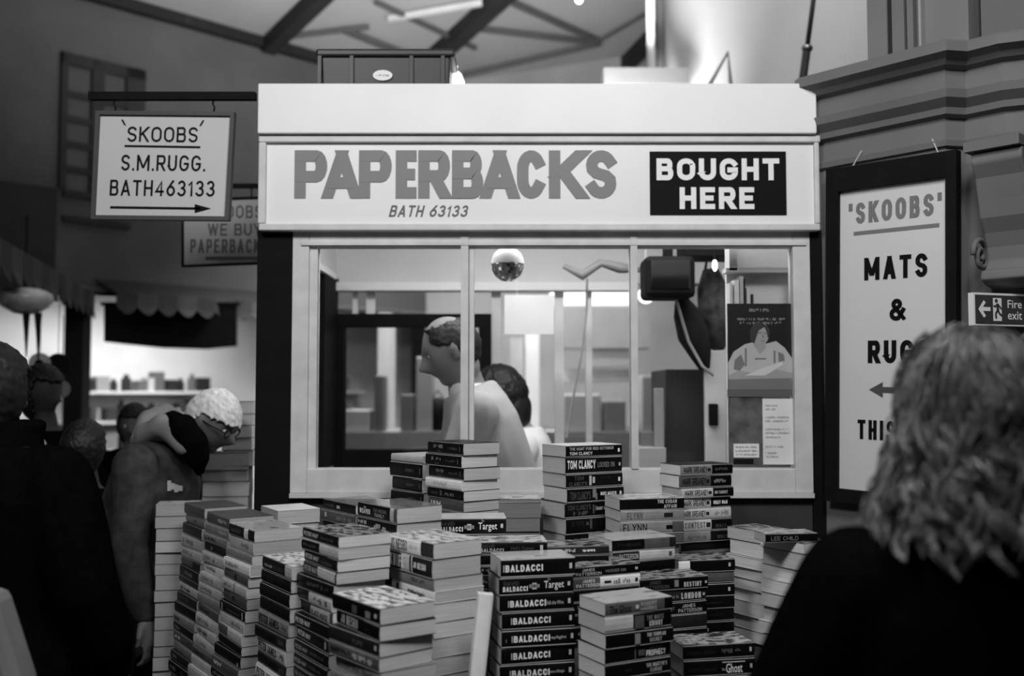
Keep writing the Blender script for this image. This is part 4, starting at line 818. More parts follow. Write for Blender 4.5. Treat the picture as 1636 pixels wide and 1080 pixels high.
stack('the front pile under the grey Ghost book', 'R', 967, 964, 2.2, 27, LA, WA, 1140, [(21, [(.88, 'm'), (1, 'k')], [('The Ghost', .06, .38, .2, .75, 'k', .17), ('#', .44, .49, .35, .65, 'l'), ('ROBERT', .52, .76, .52, .8, 'l', .14), ('HARRIS', .52, .76, .16, .44, 'l', .14)], 'B'), (27, [(.42, 'l'), (1, 'k')], [('#', .44, .58, .1, .85, 'm'), ('THE WHITE', .62, .88, .52, .78, 'g', .15), ('KNIGHT', .66, .86, .15, .46, 'l', .2)]), (24, K1, [('#', .42, .50, .15, .85, 'g'), ('THE TEMPLAR', .60, .88, .55, .8, 'l', .2), ('SECRET', .64, .82, .2, .45, 'l', .14)]), (24, K1, [('#', .44, .46, .1, .9, 'm'), ('#', .50, .60, .3, .7, 'm'), ('PROPHECY', .62, .92, .2, .6, 'w', .2), (None, .66, .92, .68, .82, 'g')]), (25, K1, [('THE MARTYR\'S', .62, .94, .5, .75, 'l', .15), ('CURSE', .68, .86, .18, .42, 'l', .15), (None, .3, .45, .4, .6, 'd')]), (24, K1, [('MARIANI', .12, .36, .2, .5, 'm', .15), ('#', .40, .48, .1, .9, 'l'), (None, .5, .72, .35, .6, 'm'), ('GOLD', .74, .92, .3, .65, 'm', .16)])], 'k', 24, seed=23, jit=.006)
stack('the front corner pile beside the woman in black', 'R', 1091, 1032, 2.34, 12, LA, WA, 1160, [(23, K1, [('ROBERT HARRIS', .06, .46, .35, .6, 'd', .15), (None, .54, .84, .35, .65, 'm'), ('#', .93, .96, .4, .7, 'l')], 'D', [(None, .05, .4, .1 + .17 * i, .18 + .17 * i, 'l') for i in range(4)]), (26, K1, [('ROBERT HARRIS', .06, .46, .3, .5, 'd', .15), ('#', .54, .86, .78, .84, 'l'), ('The', .53, .58, .3, .45, 'l', .13), ('Ghost', .59, .82, .15, .72, 'w', .17), ('#', .93, .96, .4, .65, 'l')]), (24, K1, [('PRECIPICE', .48, .86, .25, .7, 'l', .14), ('#', .93, .96, .4, .65, 'l')])], 'k', 24, seed=24)
stack('the black pile behind the front corner pile', 'R', 1084, 896, 2.68, 14, LA * .92, WA, 1060, [(20, [(.2, 'w'), (1, 'k')], [('#', .88, .92, .4, .7, 'l')], 'D'), (18, [(.35, 'k'), (1, 'm')], []), (20, K1, [('#', .88, .92, .4, .7, 'l')]), (20, K1, [(None, .3, .8, .4, .6, 'd')]), (20, K1, [(None, .3, .8, .4, .6, 'd')])], 'kkd', 20, seed=25)
# page-edge piles at the right, left and back
stack('the pale page-edge pile at the right end', 'Q', 1222, 850, 2.76, 30, .15, .11, 1020, [(20, one('d'), [], 'D'), (24, one('m'), []), (18, one('l'), []), (19, one('d'), []), (17, one('m'), [])], 'mdl', 19, seed=26, papers=(0, 1), jit=.008)
stack('the last pile before the woman in black', 'Q', 1284, 868, 2.58, 32, .15, .11, 1080, [(17, one('d'), [], 'D'), (27, one('g'), []), (22, one('l'), [])], 'mdl', 23, seed=27, papers=(0, 1), jit=.008)
stack('the right end pile, lying crosswise', 'R', 1223, 853, 2.585, 8, LA * .8, WA * .7, 866, [(14, K1, [('LEE CHILD', .1, .62, .25, .7, 'g', .12)], 'D')], 'k', 14, seed=31, riser=False)
stack('the pale pile before the kiosk post', 'P', 444, 816, 2.92, 32, WB, LB * .8, 940, [(22, one('l'), [], 'w'), (22, one('g'), []), (20, one('l'), [])], 'gl', 21, seed=28, papers=(1,))
stack('the pale tall pile beside the old man', 'P', 323, 723, 3.62, 6, WB * 1.28, WB * .8, 800, [(28, one('m'), []), (18, one('d'), []), (24, one('m'), [])], 'md', 23, seed=29, papers=(1, 2), jit=.004)
stack('the small heap upon the old man pile', 'P', 356, 641, 3.63, 6, WB * .85, WB * .75, 722, [(20, one('m'), []), (18, one('g'), []), (20, one('m'), []), (20, one('d'), [])], 'md', 20, seed=30, papers=(1, 2))
stack('the pale pile at the far left edge', 'P', 249, 806, 3.2, 12, WB, WB * .8, 1090, [(19, one('m'), [], 'B'), (19, one('m'), []), (20, one('d'), [])], 'mgd', 20, seed=32, papers=(1, 2))
# one book standing upright, leaning in the gap
ub = make_book((0, 0, 0), 0, .178, .034, .032, one('w'), [], 'pale slim paperback standing upright, leaning beside the white-lettered black pile', None, 0)
Zu = at(775, 1085, 2.16); ub.rotation_mode = 'XYZ'; ub.rotation_euler = (0, R(-84), R(8)); ub.location = (at(752, 1085, 2.2).x + .032, 2.155, Zu.z)
# the stepped table that carries them
tb = thing('display_table', (0, 2.5, 0), 0, 'dark stepped trestle table hidden under the piles of paperbacks', 'table')
slab('table_top', M_wood, tb, (-.75, 1.98, .50), (.98, 3.12, .53)); slab('side_top', M_wood, tb, (-1.06, 2.70, .50), (-.75, 3.33, .53)); slab('corner_top', M_wood, tb, (-1.17, 3.16, .50), (-1.06, 3.33, .53)); slab('back_top', M_wood, tb, (-1.12, 3.58, .50), (-.87, 3.8, .53))
for x, y in ((-.7, 2.05), (.92, 2.05), (.92, 3.05), (-1.14, 3.2), (-1.02, 2.75), (-1.02, 3.29), (-.8, 3.1), (-1.1, 3.62), (-.9, 3.62), (-.9, 3.76), (-1.1, 3.76)): slab('leg', M_wood, tb, (x - .025, y - .025, 0), (x + .025, y + .025, .50))
for x, y, th, mode, L, W, z in RISERS:
    if z < .56: continue
    if mode in 'R': a_, b_ = L, W
    elif mode == 'L': a_, b_ = W, L
    elif mode == 'P': a_, b_ = L, W
    else: a_, b_ = W, L
    r = Vector((math.cos(th), math.sin(th), 0)); l = Vector((-math.sin(th), math.cos(th), 0)); n0 = Vector((x, y, 0)) + r * .012 + l * .012
    MB().prism([n0, n0 + r * (a_ - .024), n0 + r * (a_ - .024) + l * (b_ - .024), n0 + l * (b_ - .024)], (0, 0, .53), (0, 0, z - .0005)).build('riser', M_wood, tb)

# ------------------------------------------------------------------ shops along the left wall
m_shop = mat('shop_white_wall', .75, .8, .2, .1, 2)
mb = MB(); wbox(mb, -4.5, 4.5, -1.55, -1.5, 0, 2.3); mb.build('wall_shop_back', m_shop, None, kind='structure')
mb = MB(); wbox(mb, -4.5, 4.5, -1.5, 0, 2.3, 2.34); mb.build('ceiling_shop', m_shop, None, kind='structure')
m_aw = [mat('awning_stripe_dark', .05, .8, .1, .2, 8), mat('awning_stripe_pale', .075, .8, .1, .2, 8)]
def awning(name, p, q, out, z1, depth, n, label):
    """canopy along plan line p->q, valance of n scalloped panels hanging at its front edge"""
    p, q, out = Vector(p), Vector(q), Vector(out); t = thing(name, (p.x, p.y, z1 - depth), 0, label, 'awning')
    MB().prism([p - out + Vector((0, 0, z1 + .14)), q - out + Vector((0, 0, z1 + .14)), q + Vector((0, 0, z1)), p + Vector((0, 0, z1))], (0, 0, 0), (0, 0, -.012)).build('canopy', m_aw[0], t)
    d = (q - p) / n; nn = out.normalized()
    for i in range(n):
        a = p + d * i; pts = [a + Vector((0, 0, z1)), a + Vector((0, 0, z1 - depth * .62))]
        for k in range(1, 8): pts.append(a + d * (k / 8) + Vector((0, 0, z1 - depth * (.62 + .38 * math.sin(math.pi * k / 8)))) + nn * .02 * math.sin(math.pi * k / 8))
        pts += [a + d + Vector((0, 0, z1 - depth * .62)), a + d + Vector((0, 0, z1))]
        MB().prism(pts, (0, 0, 0), nn * .006).build('valance_panel', m_aw[i % 2], t)
a_, b_ = wl(sw(148), .42, 0), wl(1.5, .42, 0)
awning('scalloped_awning', (a_.x, a_.y, 0), (b_.x, b_.y, 0), N * .42, 2.27, .17, 9, 'dim scalloped awning along the shop front left of the kiosk')
awning('side_awning', (-2.35, 4.3, 0), (-3.14, 7.45, 0), Vector((.42, .1, 0)), 2.235, .20, 14, 'dim scalloped awning receding at the far left edge')
pp = at(122, 560, 7.35); slab('stall_corner_post', M_rib, None, (pp.x - .07, 7.3, 0), (pp.x + .07, 7.44, 2.2), label='dark corner post under the far left awning', cat='post')
Yb = 8.3; bn = thing('hanging_banner', at(270, 555, Yb), 0, 'black banner sagging under the scalloped awning', 'banner')
pts = [at(166, 486, Yb), at(166, 546, Yb), at(200, 550, Yb), at(260, 556, Yb), at(330, 558, Yb), at(378, 553, Yb), at(378, 486, Yb)]
MB().prism(pts, (0, 0, 0), (0, .02, 0)).build('banner_cloth', M_black, bn)
slab('banner_rod', M_black, bn, at(160, 488, Yb - .01), at(384, 483, Yb + .03))
# shelves with stock in the shop
rnd = random.Random(11)
sh = thing('shop_shelves', wl(.2, -1.4, 0), 0, 'white wall shelves of small stock in the bright shop at the left', 'shelf')
for s0, s1 in ((.25, 1.75), (2.35, 3.6)):
    for z in (.95, 1.22, 1.5):
        mb = MB(); wbox(mb, s0, s1, -1.5, -1.22, z - .025, z); mb.build('shelf_board', M_white, sh)
        s_ = s0 + .05; cnt = 0
        while s_ < s1 - .12:
            w = rnd.uniform(.06, .15); h = rnd.uniform(.10, .2); v = rnd.choice((.02, .05, .12, .3, .5)); g_ = rnd.random() < .4
            mb = MB(); c = wl(s_ + w / 2, -1.34, z)
            if g_: mb.lathe([(0, 0), (w * .42, 0), (w * .42, h * .7), (w * .2, h * .85), (w * .2, h), (0, h)], c, 10)
            else: wbox(mb, s_, s_ + w, -1.42, -1.26, z, z + h)
            mb.build('bottle' if g_ else 'stock_box', mat('stock_%d' % int(v * 100), v, .5), None, label='%s %s, %s along the %s shelf on the %s side of the bright shop' % ('black' if v < .04 else 'dark' if v < .1 else 'grey' if v < .2 else 'pale grey' if v < .4 else 'white', 'bottle' if g_ else 'box', (['first'] + ORD[1:])[min(cnt, 19)], {.95: 'lowest', 1.22: 'middle', 1.5: 'highest'}[z], 'near' if s0 < 1 else 'far'), cat='stock item', group='stock on the shop shelves', smooth=False); cnt += 1
            s_ += w + rnd.uniform(.005, .035)
# pendant glass lamp and hanging goods of the far left stall
Yg = 5.3; c = at(40, 478, Yg); gl = thing('glass_bowl_lamp', c, 0, 'wide glass bowl lamp glowing at the far left edge', 'lamp')
MB().lathe([(.03, .06), (.09, .055), (.135, .03), (.145, 0), (.12, -.04), (.06, -.075), (0, -.085)], c, 24).build('glass_bowl', mat('bowl_glass', .45, .25, .6, .5, 14), gl, smooth=True)
MB().ball(c + Vector((-.01, -.06, .03)), (.07, .03, .016), n=12, m=8).build('bulb', mat('bowl_bulb_glow', .9, emit=3), gl, smooth=True)
MB().tube([c + Vector((0, 0, .06)), c + Vector((0, 0, .45))], .006, 6).build('chain', M_black, gl)
for i, (px, y0, y1, nm) in enumerate(((42, 497, 570, 'left one of two black cones hanging under the glass bowl lamp'), (61, 500, 574, 'right one of two black cones hanging under the glass bowl lamp'))):
    p, q = at(px, y0, Yg - .02), at(px, y1, Yg - .02); o = thing('hanging_cone', q, 0, nm, 'ornament')
    MB().tube([p, p * .6 + q * .4, q], [.020, .012, .003], 10).build('cone_body', M_black, o, smooth=True)
    MB().tube([p, p + Vector((0, 0, .09))], .002, 6).build('thread', M_black, o)
def disc(px, py, r, mats, label):
    c = at(px, py, Yg); o = thing('hanging_disc', c, 0, label, 'ornament')
    MB().tube([c + Vector((0, .01, 0)), c], r, 20).build('disc_rim', mats[0], o)
    if len(mats) > 1: MB().tube([c, c - Vector((0, .006, 0))], r * .42, 16).build('disc_centre', mats[1], o)
    MB().tube([c + Vector((0, .005, r)), c + Vector((0, .005, r + .35))], .002, 6).build('thread', M_black, o)
disc(63, 582, .062, [mat('disc_pale', .4), M_black], 'pale ring-shaped disc with black centre, hanging at far left')
disc(92, 584, .066, [M_black], 'solid black disc hanging beside the pale ring at far left')
disc(98, 622, .045, [mat('disc_grey', .2)], 'small grey disc hanging under the black one at far left')
for px in (17, 27):
    c = at(px, 568, 7.0); MB().ball(c, .018, n=10, m=6).build('spot_bulb', mat('spot_glow', .9, emit=3), None, smooth=True, label='tiny bright spot bulb at the far left edge, %s of the two' % ('left' if px < 20 else 'right'), cat='lamp')

# ------------------------------------------------------------------ people
def fuse(mb, voxel, smooth=4, wrinkle=0, wscale=9, seed=0):
    """fuse overlapping closed pieces into one continuous surface"""
    me = bpy.data.meshes.new('fuse'); me.from_pydata([tuple(v) for v in mb.v], [], mb.f)
    bm = bmesh.new(); bm.from_mesh(me); bmesh.ops.recalc_face_normals(bm, faces=bm.faces); bm.to_mesh(me); bm.free()
    o = bpy.data.objects.new('fuse', me); C.objects.link(o)
    r = o.modifiers.new('r', 'REMESH'); r.mode = 'VOXEL'; r.voxel_size = voxel; r.use_smooth_shade = True
    s = o.modifiers.new('s', 'SMOOTH'); s.iterations = smooth; s.factor = .5
    dg = bpy.context.evaluated_depsgraph_get(); dg.update()
    m2 = bpy.data.meshes.new_from_object(o.evaluated_get(dg)); bpy.data.objects.remove(o); bpy.data.meshes.remove(me)
    if wrinkle:
        ns = [v.normal.copy() for v in m2.vertices]
        for v, n in zip(m2.vertices, ns):
            p = v.co; v.co = p + n * wrinkle * mnoise.noise(Vector((p.x * wscale + seed, p.y * wscale, p.z * wscale * .55)))
    for p in m2.polygons: p.use_smooth = True
    return m2
def put(name, me, m, parent, **pr):
    me.transform(world_of(parent).inverted()); me.materials.clear(); me.materials.append(m); me.name = name
    return link(name, me, parent, **pr)
def chain(mb, pts, n=12):
    """closed tapered limb through (point, radius) joints"""
    P = [Vector(p) for p, r in pts]; r = [x for _, x in pts]
    for p, x in zip(P, r): mb.ball(p, x * .995, n=12, m=8)
    mb.tube(P, r, n)
def oval(mb, rings):
    """closed loft through rings (centre, half-width vector, half-depth vector)"""
    n = 16; vs = []
    for c, a, b in rings: vs += [Vector(c) + a * math.cos(2 * math.pi * k / n) + b * math.sin(2 * math.pi * k / n) for k in range(n)]
    m = len(rings); fs = [(i * n + k, i * n + (k + 1) % n, (i + 1) * n + (k + 1) % n, (i + 1) * n + k) for i in range(m - 1) for k in range(n)]
    mb.add(vs, fs + [tuple(range(n))[::-1], tuple(range((m - 1) * n, m * n))])
def g3(*a): return math.exp(-sum(((x - c) / s) ** 2 for x, c, s in a))
def head_pt(d, jaw=1.0):
    dx, dy, dz = d; x, y, z = dx * .098, dy * .077, dz * .118
    if dz < 0: y *= 1 + .26 * dz; x *= 1 + (.10 * dz if dx > 0 else .30 * dz)
    if dx > 0:
        x += .040 * g3((dy, 0, .18), (dz, -.20, .16)) + .012 * g3((dy, 0, .15), (dz, -.02, .16))
        x += .006 * g3((dz, .24, .10), (dy, 0, .5)) - .010 * (g3((dy, .36, .2), (dz, .08, .13)) + g3((dy, -.36, .2), (dz, .08, .13)))
        x += .008 * g3((dy, 0, .28), (dz, -.50, .09)) - .004 * g3((dy, 0, .3), (dz, -.57, .04)) +   .022 * jaw * g3((dy, 0, .3), (dz, -.83, .18))
    return Vector((x, y, z))
def head_piece(mb, M, jaw=1.0):
    n, m = 40, 30; vs = []
    for i in range(m + 1):
        t = math.pi * i / m
        for k in range(n):
            q = 2 * math.pi * k / n; vs.append(M @ head_pt((math.sin(t) * math.cos(q), math.sin(t) * math.sin(q), math.cos(t)), jaw))
    mb.add(vs, [(i * n + k, (i + 1) * n + k, (i + 1) * n + (k + 1) % n, i * n + (k + 1) % n) for i in range(m) for k in range(n)])
    for s in (-1, 1):
        mb.ball(M @ Vector((-.008, s * .078, -.005)), (.021, .010, .034), n=10, m=8, M=M.to_3x3().normalized() @ Matrix.Rotation(R(-12) , 3, 'Y') @ Matrix.Rotation(s * R(18), 3, 'Z'))
def hand(mb, wrist, d, palm_n, side):
    """palm, four unequal curled fingers and a thumb; d along the hand, palm_n out of the palm"""
    d = d.normalized(); pn = (palm_n - d * palm_n.dot(d)).normalized(); sd = d.cross(pn) * side
    chain(mb, [(wrist, .026), (wrist + d * .04, .03), (wrist + d * .075, .026)])
    for i, L in enumerate((.068, .078, .072, .056)):
        b = wrist + d * .085 + sd * (.033 - .022 * i); k1 = b + d * L * .45 + pn * .008; k2 = k1 + (d * .7 + pn * .7).normalized() * L * .32; k3 = k2 + (d * .3 + pn * .9).normalized() * L * .26
        chain(mb, [(b - d * .03, .011), (b, .0098), (k1, .0092), (k2, .0085), (k3, .0075)], 8)
    t0 = wrist + d * .025 + sd * .03; t1 = t0 + (d * .7 + sd * .8).normalized() * .038; t2 = t1 + (d + pn * .4).normalized() * .03
    chain(mb, [(t0, .015), (t1, .011), (t2, .009)], 8)
def person(label, base, face, H, lean=0, neck=0, head_yaw=0, head_pitch=0, tone=None, arms=((.1, .1, -.25), (.2, .02, -.2)), voxel=.009, skin=None, headc=None, bulk=1.0, coat_len=.25, name='person', sleeves=True, pants=None, wr=.006):
    """standing figure; base on the floor, face = heading, lean of the trunk, headc overrides the head centre.
    arms: (elbow, wrist) offsets in forward, outward, up, from the shoulder and from the elbow"""
    t = thing(name, (base[0], base[1], 0), 0, label, 'person')
    f = Vector((math.cos(face), math.sin(face), 0)); lf = Vector((-f.y, f.x, 0)); u = Vector((0, 0, 1)); k = H / 1.75
    B = Vector((base[0], base[1], 0)); hip = B + u * .93 * k
    tv = (f * math.sin(lean) + u * math.cos(lean)).normalized(); tf = tv.cross(lf) * -1
    if tf.dot(f) < 0: tf = -tf
    nb = hip + tv * .52 * k
    hc = Vector(headc) if headc else nb + (tv * .6 + u * .4).normalized() * .185 * k + f * (.03 + .1 * math.sin(lean + neck)) * k
    hf = Matrix.Rotation(head_yaw, 3, 'Z') @ f; hs = 1.0 * k
    x = (hf * math.cos(head_pitch) - u * math.sin(head_pitch)).normalized(); y = Vector((-hf.y, hf.x, 0)); z = x.cross(y)
    M = Matrix(((x.x * hs, y.x * hs, z.x * hs, hc.x), (x.y * hs, y.y * hs, z.y * hs, hc.y), (x.z * hs, y.z * hs, z.z * hs, hc.z), (0, 0, 0, 1)))
    b = MB(); cl = MB(); pt = MB()
    head_piece(b, M)
    chain(b, [(nb - tv * .04 * k, .062 * k), (nb * .5 + hc * .5 - f * .01, .055 * k), (hc - f * .02 - z * .06 * hs, .055 * k)])
    def ring(s, w, d, off=0, g=0): c = hip + tv * s * k + tf * off * k; return (c, lf * (w * k * bulk + g), tf * (d * k * bulk + g))
    tr = [(-.12, .15, .11, 0), (-.02, .165, .12, 0), (.12, .148, .105, .01), (.28, .165, .12, .015), (.40, .175, .115, .01), (.47, .15, .09, 0), (.53, .075, .065, 0)]
    oval(b, [ring(*q) for q in tr])
    cr = [(-coat_len, .185, .155, 0)] + [(s, w * 1.0, d * 1.0, o) for s, w, d, o in tr]
    oval(cl, [ring(*q, g=.028) for q in cr])
    for i, sgn in enumerate((1, -1)):
        am = arms[i] if isinstance(arms[0][0], (tuple, list)) else arms
        sh = hip + tv * .445 * k + lf * sgn * .175 * k * (.6 + .4 * bulk)
        el = sh + (f * am[0][0] + lf * sgn * am[0][1] + u * am[0][2]) * k; wp = el + (f * am[1][0] + lf * sgn * am[1][1] + u * am[1][2]) * k
        chain(b, [(sh, .058 * k), (sh * .5 + el * .5, .047 * k), (el, .040 * k), (el * .5 + wp * .5, .038 * k), (wp, .026 * k)])
        hand(b, wp, wp - el, u * -1 + f * .2, sgn)
        end = 1.0 if sleeves else .0
        cs = [(sh, .080 * k * (.5 + .5 * bulk)), (sh * .5 + el * .5, .068 * k * bulk), (el, .060 * k * bulk)]
        if sleeves: cs += [(el * .4 + wp * .6, .053 * k * bulk), (el * .06 + wp * .94, .046 * k)]
        else: cs = [(sh, .078 * k), (sh * .45 + el * .55, .070 * k)]
        chain(cl, cs)
        hp = hip + lf * sgn * .085 * k - u * .06 * k; kn = B + lf * sgn * .095 * k + u * .49 * k + f * .02; an = B + lf * sgn * .10 * k + u * .085 * k
        chain(b, [(hp, .085 * k), (hp * .5 + kn * .5, .072 * k), (kn, .055 * k), (kn * .6 + an * .4, .054 * k), (an, .038 * k)])
        chain(b, [(an - f * .03 - u * .03, .038), (an + f * .10 - u * .045, .036), (an + f * .17 - u * .055, .028)])
        chain(pt, [(hp + u * .05, .115 * k), (hp * .5 + kn * .5, .095 * k), (kn, .078 * k), (an + u * .02, .07 * k)])
        ft = MB(); chain(ft, [(an - f * .04 - u * .030, .046), (an + f * .10 - u * .040, .044), (an + f * .18 - u * .050, .034)])
        put('shoe', fuse(ft, .014, 2), M_black, t)
    pt.ball(hip - u * .05 * k, (.15 * k, .15 * k, .12 * k))
    put('body', fuse(b, voxel, 3), skin or M_skin, t)
    put('coat' if sleeves else 'shirt', fuse(cl, max(.010, voxel), 4, wr, 9, base[0] * 3), tone, t)
    put('trousers', fuse(pt, .014, 4, .004), pants or M_black, t)
    return t, M, nb, f, lf, tv
M_skin3 = mat('skin_deep_shade', .04, .6, .2, .1, 20); M_skin = mat('skin', .33, .55, .3, .12, 20); M_skin2 = mat('skin_shaded', .12, .55, .3, .12, 20)  # dimmer skins have the shade on them mixed into their colour
def hair_cap(t, M, pred, m, thick=.012, seed=0, name='hair', rough=.006):
    """shell of hair over the part of the skull where pred(direction) holds"""
    n, mm = 112, 84; vs = []; keep = []
    for i in range(mm + 1):
        th = math.pi * i / mm
        for k in range(n):
            q = 2 * math.pi * k / n; d = (math.sin(th) * math.cos(q), math.sin(th) * math.sin(q), math.cos(th))
            p = head_pt(d); jd = Vector(d) + mnoise.noise_vector(Vector(d) * 7) * .07; keep.append(pred(tuple(jd))); w = thick + rough * mnoise.noise(Vector(d) * 9 + Vector((seed, 0, 0)))
            vs.append(M @ (p + Vector(d) * w))
    fs = []
    for i in range(mm):
        for k in range(n):
            q = (i * n + k, (i + 1) * n + k, (i + 1) * n + (k + 1) % n, i * n + (k + 1) % n)
            if all(keep[j] for j in q): fs.append(q)
    o = MB().add(vs, fs).build(name, m, t, smooth=True)
    s = o.modifiers.new('thickness', 'SOLIDIFY'); s.thickness = thick + .004; s.offset = -1
    return o
def eyes(t, M):
    me = M_white
    for s in (-1, 1):
        c = M @ Vector((.074, s * .030, .010)); e = MB().ball(c, .0112, n=12, m=8).build('eye', me, t, smooth=True)
        c2 = M @ Vector((.0815, s * .030, .009)); MB().ball(c2, .0055, n=8, m=6).build('pupil', M_ink, e, smooth=True)
M_coat_k = mat('black_wool_coat', .003, 1, .0, .3, 40, .2)
m_hair_k = mat('black_hair', .012, .5, .3, .5, 60, stretch=(1, 1, .2)); m_hair_w = mat('white_hair', .62, .6, .3, .25, 60, stretch=(1, 1, .3))
# shopkeeper inside the kiosk, in profile
t, M, nb, f, lf, tv = person('balding man in a light shirt looking down inside the kiosk', (.045, 3.60), R(182), 1.85, R(21), .3, R(3), R(23), mat('pale_shirt', .4, .85, .1, .08, 9, .1), arms=((.10, .03, -.24), (.22, -.04, -.04)), voxel=.007, skin=mat('skin_keeper_shaded', .2, .55, .3, .12, 20), headc=at(722, 560, 3.55), sleeves=False, coat_len=.1, wr=.010)  # keeper's skin colour darkened for the shade on his face
hair_cap(t, M, lambda d: -.5 < d[2] < .76 and d[0] < max(-.14, min(.56, -.14 + (d[2] - .08) * 3)), m_hair_k, .008, 1, rough=.003)
eyes(t, M)
cm = MB(); oval(cm, [(nb - tv * .045, lf * .092, f * .088), (nb + tv * .035 - f * .002, lf * .076, f * .070)]); cm.build('collar', mat('collar_white', .7), t, smooth=True)
# dark haired woman behind him
t, M, nb, f, lf, tv = person('dark-haired woman in a white top behind the shopkeeper', (.09, 4.1), R(175), 1.62, R(6), .1, 0, R(15), mat('white_top', .72, .85, .1, .06, 9), voxel=.010, headc=at(800, 634, 4.1))
hair_cap(t, M, lambda d: d[0] < .45 or d[2] > .55, m_hair_k, .030, 4, rough=.007)
hm = MB(); hz = M @ Vector((-.03, 0, -.07)); hm.ball(hz, (.085, .085, .11), n=16, m=12); put('hair_bun', fuse(hm, .012, 2, .006, 30), m_hair_k, t)
# old man at the left, stooping over the books
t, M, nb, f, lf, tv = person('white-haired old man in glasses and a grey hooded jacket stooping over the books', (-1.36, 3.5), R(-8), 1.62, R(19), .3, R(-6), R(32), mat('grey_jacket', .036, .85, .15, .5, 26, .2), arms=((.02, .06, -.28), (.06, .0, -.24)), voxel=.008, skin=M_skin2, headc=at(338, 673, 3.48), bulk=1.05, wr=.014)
hair_cap(t, M, lambda d: d[2] > .28 - .2 * (d[0] < -.1) or (d[0] < -.25 and d[2] > -.35), m_hair_w, .013, 2, rough=.004)
eyes(t, M)
gm = MB()
for s in (-1, 1):
    pts = [M @ Vector((.098, s * .032 + .021 * math.cos(i * .524), .008 + .017 * math.sin(i * .524))) for i in range(13)]; gm.tube(pts, .0022, 6)
    gm.tube([M @ Vector((.098, s * .053, .012)), M @ Vector((.05, s * .079, .012)), M @ Vector((-.01, s * .084, .010))], .0024, 6)
gm.tube([M @ Vector((.098, -.012, .012)), M @ Vector((.104, 0, .015)), M @ Vector((.098, .012, .012))], .0022, 6)
gm.build('glasses', M_black, t)
hd = MB()
chain(hd, [(at(221, 712, 3.44), .028), (at(236, 694, 3.42), .045), (at(258, 684, 3.40), .050), (at(276, 690, 3.37), .042), (at(291, 716, 3.35), .022)])
chain(hd, [(at(224, 706, 3.50), .04), (at(240, 676, 3.56), .05), (at(262, 664, 3.60), .045), (at(290, 672, 3.62), .03)])
put('hood', fuse(hd, .011, 3, .010, 16), mat('pale_hood', .18, .9, .1, .25, 16), t)
sc = MB()
chain(sc, [(at(276, 678, 3.42), .045), (at(292, 686, 3.38), .055), (at(308, 706, 3.38), .05), (at(316, 732, 3.40), .040), (at(318, 752, 3.42), .022)])
chain(sc, [(at(276, 678, 3.55), .05), (at(296, 690, 3.6), .05), (at(312, 716, 3.58), .04)]); chain(sc, [(at(290, 690, 3.4), .05), (at(296, 690, 3.6), .05)])
put('scarf', fuse(sc, .011, 3, .006, 20), M_coat_k, t)
from mathutils.bvhtree import BVHTree
def on_surface(obj, px, py):
    """point of obj's surface met by the line of sight through a pixel"""
    W = world_of(obj.parent); bv = BVHTree.FromPolygons([W @ v.co for v in obj.data.vertices], [tuple(p.vertices) for p in obj.data.polygons])
    o = Vector((0, 0, EYE)); d = (at(px, py, 1) - o).normalized(); h = bv.ray_cast(o, d); return (h[0], h[1]) if h[0] else (at(px, py, 3.4), Vector((0, -1, 0)))
jk = [c for c in t.children if c.name.startswith('coat')][0]; pm2 = MB()
for x0, y0, x1, y1 in ((266, 768, 272, 784), (270, 772, 278, 782), (277, 774, 283, 786), (282, 776, 290, 784)):
    q = [on_surface(jk, *p) for p in ((x0, y1), (x1, y1), (x1, y0), (x0, y0))]; pm2.add([p + n_ * .004 for p, n_ in q], [(0, 1, 2, 3)])
pm2.build('sleeve_mark', mat('pale_mark', .4), t)
# person in black at the left edge
u_ = Vector((0, 0, 1))
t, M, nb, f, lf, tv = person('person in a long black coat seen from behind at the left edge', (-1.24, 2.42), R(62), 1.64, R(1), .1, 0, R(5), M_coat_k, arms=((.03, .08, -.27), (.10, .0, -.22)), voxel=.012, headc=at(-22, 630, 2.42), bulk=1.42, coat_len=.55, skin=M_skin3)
sc = MB(); oval(sc, [(nb - u_ * .03, lf * .115, f * .105), (nb + u_ * .02, lf * .092, f * .09), (nb + u_ * .07 + f * .02, lf * .080, f * .082)]); put('collar', fuse(sc, .010, 2, .004, 20), M_coat_k, t)
hair_cap(t, M, lambda d: d[0] < .45 or d[2] > .5, m_hair_k, .024, 6, rough=.004)
tbag = thing('tote_bag', (-1.02, 1.75, .55), 0, 'plain grey bag corner at the lower left edge, before the person in black', 'bag')
Yt = 1.9; q = [at(-90, 940, Yt), at(-4, 945, Yt), at(40, 1085, Yt), at(60, 1180, Yt), at(-90, 1190, Yt)]
MB().prism(q, (0, -.03, 0), (0, .06, 0)).build('bag_body', mat('grey_bag_cloth', .16, .9, .1, .15, 8, .1), tbag, bevel=.02)
MB().tube([q[1] + Vector((-.02, 0, 0)), q[1] + Vector((-.06, .06, .16)), q[0] + Vector((.06, .06, .16)), q[0]], .008, 8).build('handle', M_black, tbag, smooth=True)
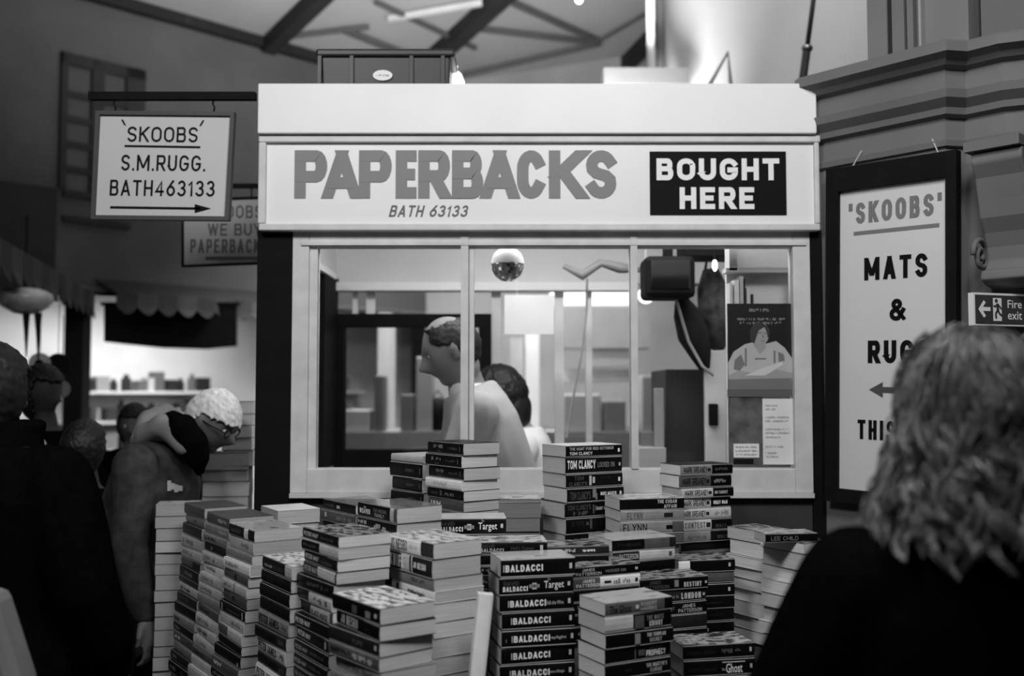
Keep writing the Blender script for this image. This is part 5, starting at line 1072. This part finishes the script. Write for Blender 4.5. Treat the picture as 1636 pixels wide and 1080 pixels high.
# small figures in the background at the left
def bg(label, px, py, Y, face, H, tone, hair, thick, sk=None, pred=None):
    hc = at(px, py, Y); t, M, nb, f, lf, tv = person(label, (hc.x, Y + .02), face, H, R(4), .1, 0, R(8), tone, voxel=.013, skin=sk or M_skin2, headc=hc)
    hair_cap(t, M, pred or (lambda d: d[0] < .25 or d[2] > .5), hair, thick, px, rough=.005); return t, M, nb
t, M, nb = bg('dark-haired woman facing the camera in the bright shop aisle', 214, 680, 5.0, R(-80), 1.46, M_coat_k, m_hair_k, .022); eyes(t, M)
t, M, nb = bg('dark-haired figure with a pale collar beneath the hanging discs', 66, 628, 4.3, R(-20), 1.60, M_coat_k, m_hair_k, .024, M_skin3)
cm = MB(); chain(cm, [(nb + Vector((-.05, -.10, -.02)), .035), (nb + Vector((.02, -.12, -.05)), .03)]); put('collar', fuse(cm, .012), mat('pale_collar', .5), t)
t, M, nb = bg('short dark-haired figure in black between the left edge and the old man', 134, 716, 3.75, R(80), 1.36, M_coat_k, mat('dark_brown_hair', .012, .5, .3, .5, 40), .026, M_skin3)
# woman in black in the foreground, seen from behind
t, M, nb, f, lf, tv = person('woman with wavy shoulder-length hair in a black coat, seen from behind', (.655, 1.42), R(103), 1.57, R(2), .05, R(6), R(12), M_coat_k, arms=((.08, .10, -.25), (.2, .02, -.12)), voxel=.009, headc=at(1556, 664, 1.38), bulk=1.3, coat_len=.4)
hs_ = M.to_3x3(); m_strand = mat('wavy_brown_hair', .07, .30, .9, .8, 40)
hair_cap(t, M, lambda d: d[0] < .5 or d[2] > .45, mat('hair_underlayer', .03, .7, .2, .3, 30), .014, 9, name='hair_underlayer')
hm = MB(); rnd = random.Random(21); hc = M.translation.copy(); M3 = M.to_3x3()
def guide(d, L, ph, amp, n=16):
    """one lock's centre line: over the skull from the crown, then down in waves, flaring at the ends"""
    p = M @ (head_pt(d) * 1.10); pts = [p.copy()]; out = M3 @ Vector((d.x, d.y, 0)); out = out.normalized() if out.length > .1 else -f
    for j in range(n):
        s = (j + 1) / n; rel = p - hc; hor = Vector((rel.x, rel.y, 0)); el = rel.z / .118
        if el > .05:
            tang = hor.normalized() if hor.length > .012 else out
            step = (tang * max(.15, min(1.2, el * 1.25)) + Vector((0, 0, -max(.05, 1.05 - el)))).normalized()
        else:
            lim = .114 + .10 * min(1, -rel.z / .2); step = Vector((0, 0, -1)) + (hor.normalized() if hor.length > .01 else out) * max(-.6, min(.6, (lim - hor.length) * 9))
            step.normalize()
        side = step.cross(out)
        p = p + step * (L / n); lp = M.inverted() @ p
        if lp.z > 0: qv = Vector((lp.x / .108, lp.y / .090, lp.z / .128)).normalized(); p = M @ Vector((qv.x * .108, qv.y * .090, qv.z * .128)) * 1.0
        pts.append(p + (side * math.sin(ph + s * 12) + out * .7 * math.cos(ph * 1.7 + s * 12)) * amp * min(1, s * 2.2))
    return pts
for i in range(270):
    while True:
        d = Vector((rnd.gauss(0, 1), rnd.gauss(0, 1), rnd.gauss(0, 1))).normalized()
        if d.z > -.3 and d.x < .6: break
    L = rnd.uniform(.13, .20) + .13 * max(0, d.z); gp = guide(d, L, rnd.uniform(0, 6.28), rnd.uniform(.008, .020)); m = len(gp)
    for q in range(13):
        o0 = Vector((rnd.gauss(0, 1), rnd.gauss(0, 1), rnd.gauss(0, 1))) * .0072; w = rnd.uniform(.0008, .0017); fz = rnd.uniform(.9, 1.06)
        pts = [p + o0 * (1 - .75 * (j / m) ** 1.5) + mnoise.noise_vector(p * 25 + o0 * 300) * .004 for j, p in enumerate(gp)][:int(m * fz)]
        k_ = len(pts); hm.tube(pts, [w] * (k_ - 2) + [w * .7, w * .25], 3, cap=False)
hm.build('hair', m_strand, t, smooth=True, kind='stuff')
sc = MB(); pts = [(nb + f * .085 * math.cos(a_) + lf * .10 * math.sin(a_) + Vector((0, 0, .01)), .035) for a_ in [R(i * 36) for i in range(11)]]; chain(sc, pts); put('collar', fuse(sc, .012, 3, .006, 20), M_coat_k, t)
